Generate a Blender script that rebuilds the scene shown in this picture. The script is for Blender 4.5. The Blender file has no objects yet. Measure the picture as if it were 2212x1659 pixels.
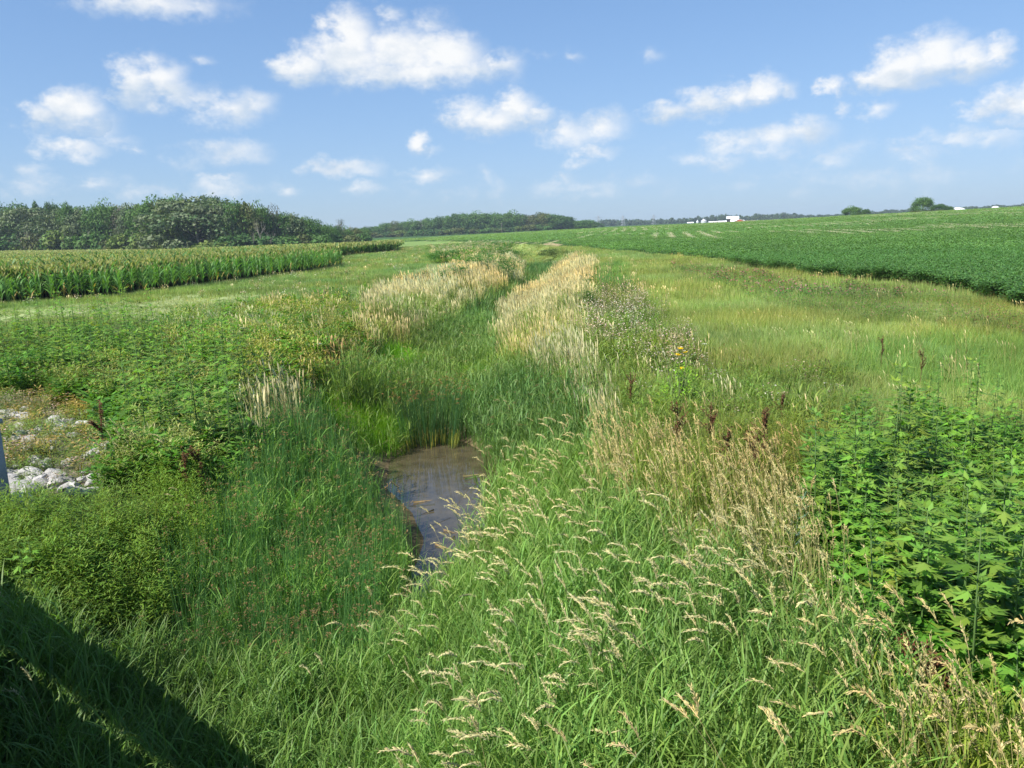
import bpy, math, random
import numpy as np
from math import radians as R, sin, cos, pi
rng = np.random.default_rng(7); random.seed(7)
S = bpy.context.scene; COL = S.collection

# ------------------------------------------------------------ camera, sky, sun, exposure
F, CX, CY, H = 1728.125, 1106.0, 829.5, 3.6          # focal length in the 2212 px wide photograph, eye height
PIT, ROL = R(11.0), R(2.0)
FW = np.array([0, cos(PIT), -sin(PIT)]); RT0 = np.array([1.0, 0, 0]); UP0 = np.cross(RT0, FW)
RT = RT0*cos(ROL) - UP0*sin(ROL); UP = UP0*cos(ROL) + RT0*sin(ROL)
cam = bpy.data.objects.new('camera', bpy.data.cameras.new('camera')); COL.objects.link(cam)
import mathutils
M3 = mathutils.Matrix(((RT[0], UP[0], -FW[0]), (RT[1], UP[1], -FW[1]), (RT[2], UP[2], -FW[2])))
cam.matrix_world = mathutils.Matrix.Translation((0, 0, H)) @ M3.to_4x4()
cam.data.sensor_width = 36; cam.data.lens = 36*800/1024; cam.data.clip_end = 20000; cam.data.clip_start = 0.05
S.camera = cam
SUN_EL, SUN_TRAVEL = R(49), R(52)                     # light travels 52 degrees right of the view
to_sun = mathutils.Vector((-sin(SUN_TRAVEL)*cos(SUN_EL), -cos(SUN_TRAVEL)*cos(SUN_EL), sin(SUN_EL)))
sl = bpy.data.lights.new('sun', 'SUN'); sl.energy = 4.6; sl.angle = R(0.55); sl.color = (1, 0.955, 0.87)
so = bpy.data.objects.new('sun', sl); COL.objects.link(so)
so.rotation_euler = to_sun.to_track_quat('Z', 'Y').to_euler()
S.view_settings.view_transform = 'Standard'; S.view_settings.look = 'None'
S.view_settings.exposure = 0.92; S.view_settings.gamma = 1
S.cycles.max_bounces = 6; S.cycles.diffuse_bounces = 3; S.cycles.transmission_bounces = 3
S.cycles.glossy_bounces = 2; S.cycles.volume_bounces = 0; S.cycles.transparent_max_bounces = 6
S.cycles.use_denoising = True

def ray(x, y): return FW + RT*(x-CX)/F - UP*(y-CY)/F
def proj(p):
    v = np.asarray(p, float) - np.array([0, 0, H]); d = v@FW
    return CX + F*(v@RT)/d, CY - F*(v@UP)/d, d

W = bpy.data.worlds.new('World'); S.world = W; W.use_nodes = True
nt = W.node_tree; nt.nodes.clear()
def N(tree, typ, **kw):
    n = tree.nodes.new(typ)
    for k, v in kw.items():
        if k == 'inp':
            for a, b in v.items():
                if hasattr(b, 'is_linked') or hasattr(b, 'links'): tree.links.new(b, n.inputs[a])
                else: n.inputs[a].default_value = b
        else: setattr(n, k, v)
    return n
def MA(tree, op, a, b=None, c=None, clamp=False):
    n = tree.nodes.new('ShaderNodeMath'); n.operation = op; n.use_clamp = clamp
    for i, v in enumerate((a, b, c)):
        if v is None: continue
        if isinstance(v, (int, float)): n.inputs[i].default_value = v
        else: tree.links.new(v, n.inputs[i])
    return n.outputs[0]
SKY_A, SKY_B = (.86, 1.10, 1.42), (1.8, 1.7, 1.5)
def build_world():
    sky = N(nt, 'ShaderNodeTexSky', sky_type='NISHITA', sun_disc=False, sun_elevation=SUN_EL,
            sun_rotation=math.atan2(to_sun.x, to_sun.y), altitude=200, air_density=1.0, dust_density=0.6, ozone_density=2.2)
    tc = N(nt, 'ShaderNodeTexCoord')
    sp = N(nt, 'ShaderNodeSeparateXYZ', inp={0: tc.outputs['Generated']})
    az = MA(nt, 'ARCTAN2', sp.outputs[0], sp.outputs[1]); el = MA(nt, 'ARCSINE', sp.outputs[2])
    P = N(nt, 'ShaderNodeCombineXYZ', inp={0: az, 1: el}).outputs[0]
    # wind-torn edges: distort the lookup with fine noise
    st = N(nt, 'ShaderNodeVectorMath', operation='MULTIPLY', inp={0: P, 1: (1, 1.5, 1)}).outputs[0]
    n1 = N(nt, 'ShaderNodeTexNoise', noise_dimensions='2D', inp={'Vector': st, 'Scale': 30.0, 'Detail': 6.0, 'Roughness': 0.62})
    n2 = N(nt, 'ShaderNodeTexNoise', noise_dimensions='2D', inp={'Vector': st, 'Scale': 11.0, 'Detail': 4.0, 'Roughness': 0.55})
    dv = N(nt, 'ShaderNodeVectorMath', operation='SUBTRACT', inp={0: n1.outputs['Color'], 1: (.5, .5, .5)}).outputs[0]
    dv = N(nt, 'ShaderNodeVectorMath', operation='MULTIPLY', inp={0: dv, 1: (.045, .028, 0)}).outputs[0]
    PD = N(nt, 'ShaderNodeVectorMath', operation='ADD', inp={0: P, 1: dv}).outputs[0]
    # puffs: (x, y, half width, half height, weight) read in the photograph and turned into azimuth and elevation
    puffs = [(650,145,62,34,1),(760,85,58,70,1),(750,130,110,52,1),(860,120,95,62,1),(960,120,90,48,1),(880,155,190,36,.95),(1090,140,45,32,.6),
             (840,30,36,24,.45),(930,50,60,22,.28),(1000,150,110,26,.7),
             (290,180,52,44,.9),(345,175,62,46,.95),(370,205,70,34,.75),(270,200,40,28,.7),(500,232,90,38,.62),(560,228,40,26,.5),(430,215,50,24,.5),
             (90,250,52,26,.85),(160,240,66,40,.9),(200,270,70,30,.55),(150,275,80,24,.5),(170,322,80,24,.72),(290,325,36,16,.42),(250,300,70,24,.35),
             (500,330,110,28,.5),(440,345,90,26,.3),(740,362,78,22,.72),(690,360,50,16,.5),(930,378,66,18,.45),(625,412,25,9,.38),(780,408,50,14,.34),
             (450,400,100,14,.3),(480,386,60,11,.36),(70,370,60,18,.36),(200,392,60,12,.36),(60,404,60,12,.28),
             (330,4,170,30,.62),(250,0,90,18,.5),(420,12,60,24,.5),(435,130,40,13,.36),
             (1000,250,56,36,.85),(1070,262,90,34,.8),(1120,232,46,42,.9),(1160,248,44,30,.75),(1220,285,90,40,.6),(1300,270,60,34,.5),(1330,250,30,18,.36),
             (906,306,24,22,.75),(930,325,30,10,.3),(1285,330,52,16,.52),(1260,352,40,14,.34),(1210,385,30,12,.34),(1050,380,20,14,.28),
             (1450,240,56,24,.8),(1520,222,70,30,.85),(1590,205,66,30,.85),(1650,192,46,34,.88),(1690,198,34,20,.6),(1500,250,60,16,.5),
             (1600,305,60,26,.48),(1680,298,60,28,.5),(1750,285,56,30,.5),(1640,320,120,18,.38),(1560,355,60,18,.34),(1780,350,60,14,.3),
             (1800,185,28,24,.7),(1880,175,60,24,.75),(1950,140,70,46,.95),(2020,120,80,48,1),(2100,130,66,40,.95),(2160,112,38,32,.85),(1940,175,120,22,.6),
             (1815,232,24,18,.5),(1895,236,40,18,.48),(2110,240,56,22,.6),(2180,222,70,34,.75),(2240,215,60,40,.8),(2080,255,40,16,.4),
             (2000,300,66,24,.42),(2080,300,70,22,.36),(2150,295,70,26,.32),(1990,330,90,16,.26),(1400,120,30,14,.3),(1240,118,24,14,.32),(1170,118,40,14,.25),(420,410,260,16,.2),(1250,400,260,22,.17),(1850,385,260,26,.2),(120,395,160,20,.2),(1700,330,200,26,.2)]
    m = None; sw = None; sy = None
    for (x, y, rx, ry, w) in puffs:
        d = ray(x, y); d = d/np.linalg.norm(d)
        a, e = math.atan2(d[0], d[1]), math.asin(d[2])
        w = w**.82; q = N(nt, 'ShaderNodeVectorMath', operation='SUBTRACT', inp={0: PD, 1: (a, e, 0)}).outputs[0]
        cx = F/(1.0)*(1+((x-CX)/F)**2)                        # px per radian of azimuth out here
        q = N(nt, 'ShaderNodeVectorMath', operation='MULTIPLY', inp={0: q, 1: (cx/(rx*1.25), F*1.03/(ry*1.25), 0)}).outputs[0]
        L = N(nt, 'ShaderNodeVectorMath', operation='LENGTH', inp={0: q}).outputs['Value']
        v = MA(nt, 'MULTIPLY_ADD', L, -w, w)
        m = v if m is None else MA(nt, 'SMOOTH_MAX', m, v, 0.10)
        if w < .78: continue
        vp = MA(nt, 'MAXIMUM', v, 0.0); qy = N(nt, 'ShaderNodeSeparateXYZ', inp={0: q}).outputs[1]
        sw = MA(nt, 'ADD', vp, 1e-3) if sw is None else MA(nt, 'ADD', sw, vp)
        sy = MA(nt, 'MULTIPLY', vp, qy) if sy is None else MA(nt, 'MULTIPLY_ADD', vp, qy, sy)
    f1 = MA(nt, 'SUBTRACT', n1.outputs['Fac'], .5); f2 = MA(nt, 'SUBTRACT', n2.outputs['Fac'], .5)
    t = MA(nt, 'MULTIPLY_ADD', f1, .75, m); t = MA(nt, 'MULTIPLY_ADD', f2, .5, t)
    op = N(nt, 'ShaderNodeMapRange', interpolation_type='SMOOTHSTEP', inp={'Value': t, 'From Min': -.03, 'From Max': .82, 'To Max': .93}).outputs[0]
    # body shading: the same noise sampled a little towards the sun (upper left) and compared
    st2 = N(nt, 'ShaderNodeVectorMath', operation='ADD', inp={0: st, 1: (-.012, .022, 0)}).outputs[0]
    n3 = N(nt, 'ShaderNodeTexNoise', noise_dimensions='2D', inp={'Vector': st2, 'Scale': 14.0, 'Detail': 5.0, 'Roughness': 0.55})
    n4 = N(nt, 'ShaderNodeTexNoise', noise_dimensions='2D', inp={'Vector': st, 'Scale': 14.0, 'Detail': 5.0, 'Roughness': 0.55})
    sh = MA(nt, 'SUBTRACT', n4.outputs['Fac'], n3.outputs['Fac']); sh = MA(nt, 'MULTIPLY_ADD', sh, 2.2, .62)
    hgt = MA(nt, 'DIVIDE', sy, sw); sh = MA(nt, 'MULTIPLY_ADD', hgt, 1.15, sh)
    sh = MA(nt, 'MULTIPLY_ADD', t, .25, sh, clamp=True)
    cc = N(nt, 'ShaderNodeMix', data_type='RGBA', inp={0: sh, 6: (.33, .385, .45, 1), 7: (.54, .54, .535, 1)}).outputs[2]
    skc = N(nt, 'ShaderNodeMix', data_type='RGBA', blend_type='MULTIPLY', inp={0: 1.0, 6: sky.outputs[0], 7: (.104, .104, .104, 1)}).outputs[2]
    den = N(nt, 'ShaderNodeVectorMath', operation='MULTIPLY_ADD', inp={0: skc, 1: SKY_B, 2: (1, 1, 1)}).outputs[0]
    skc = N(nt, 'ShaderNodeVectorMath', operation='DIVIDE', inp={0: skc, 1: den}).outputs[0]
    skc = N(nt, 'ShaderNodeVectorMath', operation='MULTIPLY', inp={0: skc, 1: SKY_A}).outputs[0]
    fin = N(nt, 'ShaderNodeMix', data_type='RGBA', inp={0: op, 6: skc, 7: cc}).outputs[2]
    bg = N(nt, 'ShaderNodeBackground', inp={'Color': fin, 'Strength': 1.0})
    out = N(nt, 'ShaderNodeOutputWorld'); nt.links.new(bg.outputs[0], out.inputs[0])
    W.cycles.sampling_method = 'MANUAL'; W.cycles.sample_map_resolution = 512
build_world()

# ------------------------------------------------------------ materials
def mat(name, rough=.6, spec=.3, col=None, attr=True, transl=0.0, noise=None, bump=None, metallic=0, noise2=None):
    m = bpy.data.materials.new(name); m.use_nodes = True; t = m.node_tree; t.nodes.clear()
    out = N(t, 'ShaderNodeOutputMaterial')
    if attr: c = N(t, 'ShaderNodeAttribute', attribute_name='col').outputs['Color']
    else:
        c = N(t, 'ShaderNodeRGB').outputs[0]; c.default_value = (*col, 1)
    for nz in (noise, noise2):
        if nz:                                           # (scale, low multiplier, high multiplier)
            g = N(t, 'ShaderNodeNewGeometry').outputs['Position'] if len(nz) < 4 else N(t, 'ShaderNodeTexCoord').outputs['Object']
            nn = N(t, 'ShaderNodeTexNoise', inp={'Vector': g, 'Scale': nz[0], 'Detail': 5.0, 'Roughness': .65}).outputs['Fac']
            nn = N(t, 'ShaderNodeMapRange', inp={'Value': nn, 'From Min': .3, 'From Max': .7, 'To Min': nz[1], 'To Max': nz[2]}).outputs[0]
            c = N(t, 'ShaderNodeVectorMath', operation='SCALE', inp={0: c, 'Scale': nn}).outputs[0]
    b = N(t, 'ShaderNodeBsdfPrincipled', inp={'Base Color': c, 'Roughness': rough, 'Specular IOR Level': spec, 'Metallic': metallic})
    if bump:
        g = N(t, 'ShaderNodeTexCoord').outputs['Object']
        nn = N(t, 'ShaderNodeTexNoise', inp={'Vector': g, 'Scale': bump[0], 'Detail': 6.0}).outputs['Fac']
        bp = N(t, 'ShaderNodeBump', inp={'Height': nn, 'Strength': bump[1], 'Distance': bump[2]}).outputs[0]
        t.links.new(bp, b.inputs['Normal'])
    sh = b.outputs[0]
    if transl:
        tr = N(t, 'ShaderNodeBsdfTranslucent', inp={'Color': N(t, 'ShaderNodeVectorMath', operation='MULTIPLY', inp={0: c, 1: (1.25, 1.35, .6)}).outputs[0]})
        sh = N(t, 'ShaderNodeMixShader', inp={0: transl, 1: sh, 2: tr.outputs[0]}).outputs[0]
    t.links.new(sh, out.inputs[0]); return m
M_leaf = mat('leaf', .5, .25, transl=.38)
M_dry = mat('dry_stem', .75, .15, transl=.15)
M_crown = mat('tree_leaf', .6, .2, transl=.22)
M_bark = mat('bark', .9, .1, noise=(3, .6, 1.3, 1), bump=(8, .5, .05))
M_ground = mat('ground', .95, .05, noise=(2.5, .72, 1.28), noise2=(.12, .85, 1.15), bump=(9, .5, .05))
M_stone = mat('limestone', .9, .15, noise=(9, .75, 1.15, 1), bump=(14, .7, .03))
M_conc = mat('concrete', .9, .1, col=(.33, .34, .34), attr=False, noise=(3, .8, 1.15), bump=(20, .3, .01))
M_steel = mat('galvanised_steel', .45, .5, col=(.42, .44, .46), attr=False, noise=(4, .85, 1.1), metallic=.7)
M_white = mat('white_metal', .4, .4, col=(.82, .84, .86), attr=False, noise=(.4, .92, 1.04))
M_roof = mat('pale_roof', .45, .4, col=(.62, .70, .80), attr=False, noise=(.6, .92, 1.05))
M_red = mat('red_siding', .7, .2, col=(.42, .10, .06), attr=False, noise=(.8, .85, 1.1))
M_dark = mat('dark_opening', .9, .1, col=(.03, .03, .035), attr=False)
M_bin = mat('bin_steel', .35, .5, col=(.66, .68, .70), attr=False, noise=(.6, .9, 1.05), metallic=.35)
M_petal = mat('petal', .6, .2, transl=.2)

# ------------------------------------------------------------ mesh helpers
def tag(o, label=None, cat=None, group=None, kind=None):
    if label: o['label'] = label
    if cat: o['category'] = cat
    if group: o['group'] = group
    if kind: o['kind'] = kind
    return o
def mesh_np(name, V, Fc, C=None, m=None, smooth=False):
    V = np.ascontiguousarray(V, np.float32); Fc = np.ascontiguousarray(Fc, np.int32); k = Fc.shape[1]
    me = bpy.data.meshes.new(name); me.vertices.add(len(V)); me.vertices.foreach_set('co', V.ravel())
    me.loops.add(Fc.size); me.loops.foreach_set('vertex_index', Fc.ravel())
    me.polygons.add(len(Fc)); me.polygons.foreach_set('loop_start', np.arange(0, Fc.size, k, dtype=np.int32))
    if smooth: me.polygons.foreach_set('use_smooth', np.ones(len(Fc), bool))
    me.update(calc_edges=True)
    if C is not None:
        a = me.attributes.new('col', 'FLOAT_COLOR', 'POINT')
        c4 = np.ones((len(V), 4), np.float32); c4[:, :3] = C; a.data.foreach_set('color', c4.ravel())
    if m: me.materials.append(m)
    return me
def link(name, me, parent=None, loc=None):
    o = bpy.data.objects.new(name, me); COL.objects.link(o)
    if parent: o.parent = parent
    if loc is not None: o.location = loc
    return o
def empty(name, loc, rz=0):
    o = bpy.data.objects.new(name, None); o.location = loc; o.rotation_euler.z = rz; COL.objects.link(o)
    o.empty_display_size = .2; return o
class T:                                               # a bag of triangles with colours
    def __init__(s): s.v = []; s.f = []; s.c = []; s.n = 0
    def add(s, V, Fc, C):
        V = np.asarray(V, float).reshape(-1, 3); Fc = np.asarray(Fc, int).reshape(-1, 3)
        s.v.append(V); s.f.append(Fc+s.n); s.c.append(np.broadcast_to(np.asarray(C, float), (len(V), 3))); s.n += len(V)
    def arr(s): return np.vstack(s.v), np.vstack(s.f), np.vstack(s.c)
    def mesh(s, name, m, smooth=False):
        v, f, c = s.arr(); return mesh_np(name, v, f, c, m, smooth)
def ribbon(t, root, az, L, w, lean, curve, seg, c0, c1=None, twist=0, prof='leaf'):
    """a tapering, bending blade; returns its tip and the direction there"""
    p = np.array(root, float); d = np.array([cos(az), sin(az), 0]); sd = np.array([-sin(az), cos(az), 0])
    pts = []; th = lean; ds = L/seg; c0 = np.array(c0, float); c1 = c0 if c1 is None else np.array(c1, float); cs = []
    for i in range(seg+1):
        u = i/seg
        if prof == 'leaf': ww = w*(.55+.9*u if u < .5 else 1.0*(1-(u-.5)*1.9)) if seg > 1 else w*(1-u)
        elif prof == 'stem': ww = w*(1-.45*u)
        else: ww = w*(1-.9*u)
        dirn = d*sin(th)+np.array([0, 0, cos(th)])
        side = sd*cos(twist)+np.cross(dirn, sd)*sin(twist)
        if i == seg and prof != 'stem': pts.append(p.copy()); cs.append(c0+(c1-c0)*u)
        else: pts += [p-side*ww/2, p+side*ww/2]; cs += [c0+(c1-c0)*u]*2
        if i < seg: p = p+dirn*ds; th += curve/seg
    f = []
    for i in range(seg):
        a = 2*i
        if i == seg-1 and prof != 'stem': f.append((a, a+1, a+2))
        else: f += [(a, a+1, a+3), (a, a+3, a+2)]
    t.add(pts, f, np.array(cs)); return p, th
def tube(t, pts, rad, c, sides=5):
    pts = [np.array(p, float) for p in pts]; ring = []
    for i, p in enumerate(pts):
        d = pts[min(i+1, len(pts)-1)]-pts[max(i-1, 0)]; d /= (np.linalg.norm(d)+1e-9)
        a = np.cross(d, [0.3, .9, .1]); a /= np.linalg.norm(a)+1e-9; b = np.cross(d, a)
        for k in range(sides): ring.append(p+(a*cos(2*pi*k/sides)+b*sin(2*pi*k/sides))*rad[i])
    f = []
    for i in range(len(pts)-1):
        for k in range(sides):
            a, b = i*sides+k, i*sides+(k+1) % sides; f += [(a, b, b+sides), (a, b+sides, a+sides)]
    n = len(ring)
    ring.append(pts[-1]); f += [((len(pts)-1)*sides+k, (len(pts)-1)*sides+(k+1) % sides, n) for k in range(sides)]
    t.add(ring, f, c)
def boxes(bs):                                         # list of (cx,cy,cz,sx,sy,sz) -> verts, quads
    V = []; Q = []
    for (x, y, z, a, b, c) in bs:
        n = len(V)
        V += [(x+i*a/2, y+j*b/2, z+k*c/2) for k in (-1, 1) for j in (-1, 1) for i in (-1, 1)]
        Q += [tuple(n+q for q in r) for r in ((0, 2, 3, 1), (4, 5, 7, 6), (0, 1, 5, 4), (2, 6, 7, 3), (0, 4, 6, 2), (1, 3, 7, 5))]
    return np.array(V), np.array(Q)
def U(a, b): return random.uniform(a, b)

# ------------------------------------------------------------ terrain
_g = rng.random((256, 256))
def vnoise(x, y, s):
    x = np.asarray(x, float)/s+500; y = np.asarray(y, float)/s+500
    xi = np.floor(x).astype(int); yi = np.floor(y).astype(int); fx = x-xi; fy = y-yi
    fx = fx*fx*(3-2*fx); fy = fy*fy*(3-2*fy)
    a = _g[xi % 256, yi % 256]; b = _g[(xi+1) % 256, yi % 256]; c = _g[xi % 256, (yi+1) % 256]; d = _g[(xi+1) % 256, (yi+1) % 256]
    return (a*(1-fx)+b*fx)*(1-fy)+(c*(1-fx)+d*fx)*fy
def sm(t): t = np.clip(t, 0, 1); return t*t*(3-2*t)
#        x     y    bottom  half  bank width
DITCH = np.array([(-1.0,-40,-1.45,.3,4),(-1.8,-6,-1.45,.2,4),(-2.1,3,-1.47,.1,4),(-2.1,7.5,-1.5,.05,4),(-1.4,9.2,-1.53,0,4),(-1.15,11.2,-1.55,0,4),
    (-.98,12.8,-1.60,.0,4),(-1.15,14.3,-1.68,.05,4),(-1.6,16,-1.80,.1,4),(-1.75,17.6,-1.80,.1,4),(-1.85,19.0,-1.6,0,4),(-1.9,20,-1.42,.1,4),(-1.9,24,-1.42,.3,3.8),
    (-1.9,30,-1.4,.3,3.6),(-.4,38.4,-1.4,.3,3.4),(1.6,53.6,-1.4,.4,3.4),(3.2,73.4,-1.4,.5,3.6),(4.2,100,-1.3,.6,4),(2.5,140,-1.2,.6,4.5),(-5,200,-1,.6,5),(-20,260,-.6,.6,6)])
def ground(x, y):
    x = np.asarray(x, float); y = np.asarray(y, float)
    D = np.hypot(x, y); az = np.degrees(np.arctan2(x, y))
    z = np.interp(az, [-60, -5, 6, 16, 23, 33, 60, 110], [0, 0, 1.6, 2.2, 3.2, 4.35, 5.3, 0])*sm((D-55)/310)
    z += np.interp(az, [12, 16, 60, 100], [0, 1, 1, 0])*np.clip(D-370, 0, 350)*.0016
    z += -1.6*np.interp(az, [-34, -22, -12, -4], [0, 1, 1, 0])*sm((D-120)/150)*(1-sm((D-330)/200))
    z += (vnoise(x, y, 9)-.5)*.12+(vnoise(x, y, 2.3)-.5)*.05
    best = np.full(x.shape, 1e9); zb = np.zeros(x.shape); hw = np.zeros(x.shape); bw = np.ones(x.shape)
    for a, b in zip(DITCH[:-1], DITCH[1:]):
        ab = b[:2]-a[:2]; t = np.clip(((x-a[0])*ab[0]+(y-a[1])*ab[1])/(ab@ab), 0, 1)
        d = np.hypot(x-a[0]-t*ab[0], y-a[1]-t*ab[1]); k = d < best
        best = np.where(k, d, best); zb = np.where(k, a[2]+(b[2]-a[2])*t, zb)
        hw = np.where(k, a[3]+(b[3]-a[3])*t, hw); bw = np.where(k, a[4]+(b[4]-a[4])*t, bw)
    s = sm((best-hw)/bw + (vnoise(x, y, 1.1)-.5)*.05)
    return zb*(1-s)+z*s
def gz(x, y): return float(ground(np.array([x]), np.array([y]))[0])
def at(px, py, h=0.0):
    """ground point whose point at height h is seen at pixel (px, py) of the 2212 px photograph"""
    d = ray(px, py); z = 0.0
    for _ in range(25):
        t = (z+h-H)/d[2] if d[2] < -1e-4 else 900; t = min(max(t, 1), 2500); z = .5*z+.5*gz(d[0]*t, d[1]*t)
    return np.array([d[0]*t, d[1]*t, gz(d[0]*t, d[1]*t)])
def at_d(px, D):
    d = ray(px, 500); k = D/math.hypot(d[0], d[1]); x, y = d[0]*k, d[1]*k; return np.array([x, y, gz(x, y)])
def pip(poly, x, y):
    ins = np.zeros(x.shape, bool); n = len(poly)
    for i in range(n):
        x1, y1 = poly[i]; x2, y2 = poly[(i+1) % n]
        if y1 == y2: continue
        c = ((y1 > y) != (y2 > y)) & (x < (x2-x1)*(y-y1)/(y2-y1)+x1); ins ^= c
    return ins

CORN = [(-75, 8), (-44, 38), (-31.5, 49.8), (-27.1, 54.8), (-23.4, 66), (-19.6, 85), (-19.3, 94), (-27, 112), (-29, 142), (-22.7, 166), (-30, 225), (-58, 278), (-262, 388), (-420, 400), (-420, 8)]
# zones: name, height used for the test, polygon in the photograph
ZONES = [
 ('soil_gap', .0, [(1180,524),(1215,529),(1200,533),(1170,529)]),
 ('soy', .35, [(1180,529),(1300,539),(1500,554),(1700,577),(2000,613),(2212,641),(2900,730),(2900,300),(2212,430),(1850,455),(1300,485),(780,505),(800,521),(1000,521)]),
 ('bright', .35, [(668,875),(700,850),(760,868),(850,895),(868,935),(872,985),(800,970),(740,935),(690,915)]),
 ('bright', .35, [(825,770),(880,750),(935,765),(930,805),(860,818),(825,800)]),
 ('bright', .35, [(980,800),(1060,790),(1070,830),(990,840)]),
 ('pond_reed', 1.6, [(800,830),(860,800),(1000,830),(1010,880),(990,960),(860,940)]),
 ('reed', 1.6, [(640,830),(700,785),(790,780),(870,810),(860,880),(800,885),(700,850)]),
 ('reed', 1.6, [(560,900),(665,880),(745,945),(830,1010),(815,1060),(830,1100),(870,1140),(880,1200),(850,1300),(760,1385),(520,1420),(330,1350),(350,1170),(480,1080),(540,960)]),
 ('tanpatch', 1.5, [(540,860),(640,825),(665,875),(600,900),(545,930)]),
 ('smart', 1.0, [(-300,1090),(20,1065),(180,1045),(330,1010),(480,1000),(530,1050),(480,1130),(360,1180),(320,1290),(60,1310),(-300,1330)]),
 ('rocky', .1, [(-300,850),(0,855),(130,870),(210,900),(260,960),(290,1040),(130,1060),(0,1080),(-300,1090)]),
 ('rag_l', 1.6, [(-300,720),(0,705),(150,685),(340,690),(420,720),(520,760),(560,850),(500,930),(380,900),(250,860),(0,850),(-300,840)]),
 ('leafy', 1.0, [(300,690),(560,655),(720,625),(810,680),(790,740),(700,770),(640,830),(560,900),(540,960),(430,1000),(250,990),(200,860),(400,800)]),
 ('redtan', .7, [(690,745),(790,720),(800,780),(700,790)]),
 ('tan', 1.35, [(780,650),(840,618),(930,590),(1000,568),(1110,552),(1128,575),(1115,602),(1032,642),(938,684),(865,728),(785,725)]),
 ('bushy', .8, [(930,535),(1060,520),(1110,525),(1110,550),(1060,570),(940,555)]),
 ('channel', 1.1, [(1128,575),(1142,560),(1196,562),(1203,572),(1180,602),(1128,642),(1080,682),(1048,724),(900,724),(938,686),(1032,644),(1115,604)]),
 ('tan', 1.35, [(1048,722),(1080,680),(1128,640),(1180,600),(1203,570),(1235,552),(1292,566),(1274,622),(1248,664),(1252,710),(1300,790),(1215,800),(1140,752),(1085,735)]),
 ('tan', 1.35, [(1228,810),(1270,800),(1300,850),(1325,890),(1270,880)]),
 ('channel', 1.1, [(880,725),(1070,640),(1135,590),(1150,565),(1185,580),(1155,622),(1060,690),(1080,730),(1140,745),(1210,795),(1225,800),(1250,890),(1330,930),(1290,980),(1180,1000),(1060,960),(1000,960),(870,940),(700,860),(700,790),(800,770)]),
 ('fluff', 1.15, [(1225,640),(1290,618),(1365,622),(1440,690),(1510,720),(1500,800),(1380,780),(1300,740),(1245,700)]),
 ('ragweed', 1.6, [(1730,1010),(1790,880),(1860,845),(2000,835),(2212,840),(2700,840),(2700,1500),(2212,1460),(2060,1400),(1900,1330),(1830,1250),(1780,1130)]),
 ('mixdry', 0.8, [(1320,860),(1300,790),(1500,760),(1850,795),(1850,845),(1790,880),(1730,1010),(1600,1010),(1420,960),(1340,930)]),
 ('golden', 1.3, [(1290,960),(1420,940),(1600,1000),(1730,1010),(1780,1130),(1830,1250),(1790,1350),(1620,1270),(1470,1170),(1360,1060)]),
 ('golden2', 1.3, [(1830,1290),(1950,1320),(2100,1400),(2700,1480),(2700,1900),(1960,1900),(1900,1560)]),
 ('canary', 1.15, [(1065,1110),(1110,1000),(1180,990),(1300,990),(1360,1060),(1470,1170),(1620,1270),(1790,1350),(1850,1290),(2700,1700),(2700,2600),(-900,2600),(-900,1320),(300,1340),(520,1420),(760,1400),(850,1370),(900,1330),(960,1220)]),
 ('clover', .3, [(1440,565),(1650,590),(1900,625),(2212,668),(2600,700),(2600,770),(2212,730),(1990,700),(1700,660),(1500,600)]),
 ('lush', .35, [(1850,745),(2000,720),(2600,740),(2600,850),(2212,850),(1900,800),(1700,790)]),
 ('lush', .35, [(1290,570),(1330,560),(1400,640),(1440,690),(1370,640),(1310,620)]),
 ('path', .1, [(-500,690),(0,672),(200,655),(420,640),(560,640),(480,668),(330,690),(150,690),(-500,760)]),
 ('meadow_l', .3, [(-900,900),(-900,500),(900,500),(1000,530),(860,600),(740,630),(300,690),(0,720)]),
 ('meadow_r', .3, [(900,500),(3000,400),(3000,900),(1500,900),(1200,600)]),
]
def zone_of(x, y, z, hs=True):
    D = np.hypot(x, y)+1; q = np.log(D)*9; a = np.arctan2(x, y)*14
    am = 1.0 if hs else .6
    wx = ((vnoise(a, q, 1.0)-.5)*70+(vnoise(a, q, .28)-.5)*60+rng.normal(0, 9, x.shape))*am*np.clip(16/D, .12, 1)**.6
    wy = ((vnoise(a+60, q, 1.0)-.5)*40+(vnoise(a+60, q, .28)-.5)*34+rng.normal(0, 5, x.shape))*am*np.clip(22/D, .05, 1)
    out = np.full(x.shape, -1); P0 = np.stack([x, y, z], -1)
    for i, (nm, h, poly) in enumerate(ZONES):
        v = P0-np.array([0, 0, H-(h*.6 if hs else 0)]); d = v@FW
        dd = np.where(d < .5, .5, d)
        px = CX+F*(v@RT)/dd+wx; py = CY-F*(v@UP)/dd+wy
        k = (out < 0) & pip(poly, px, py) & (d > .5); out[k] = i
    c = pip(CORN, x, y); out[c] = 100
    return out
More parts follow.
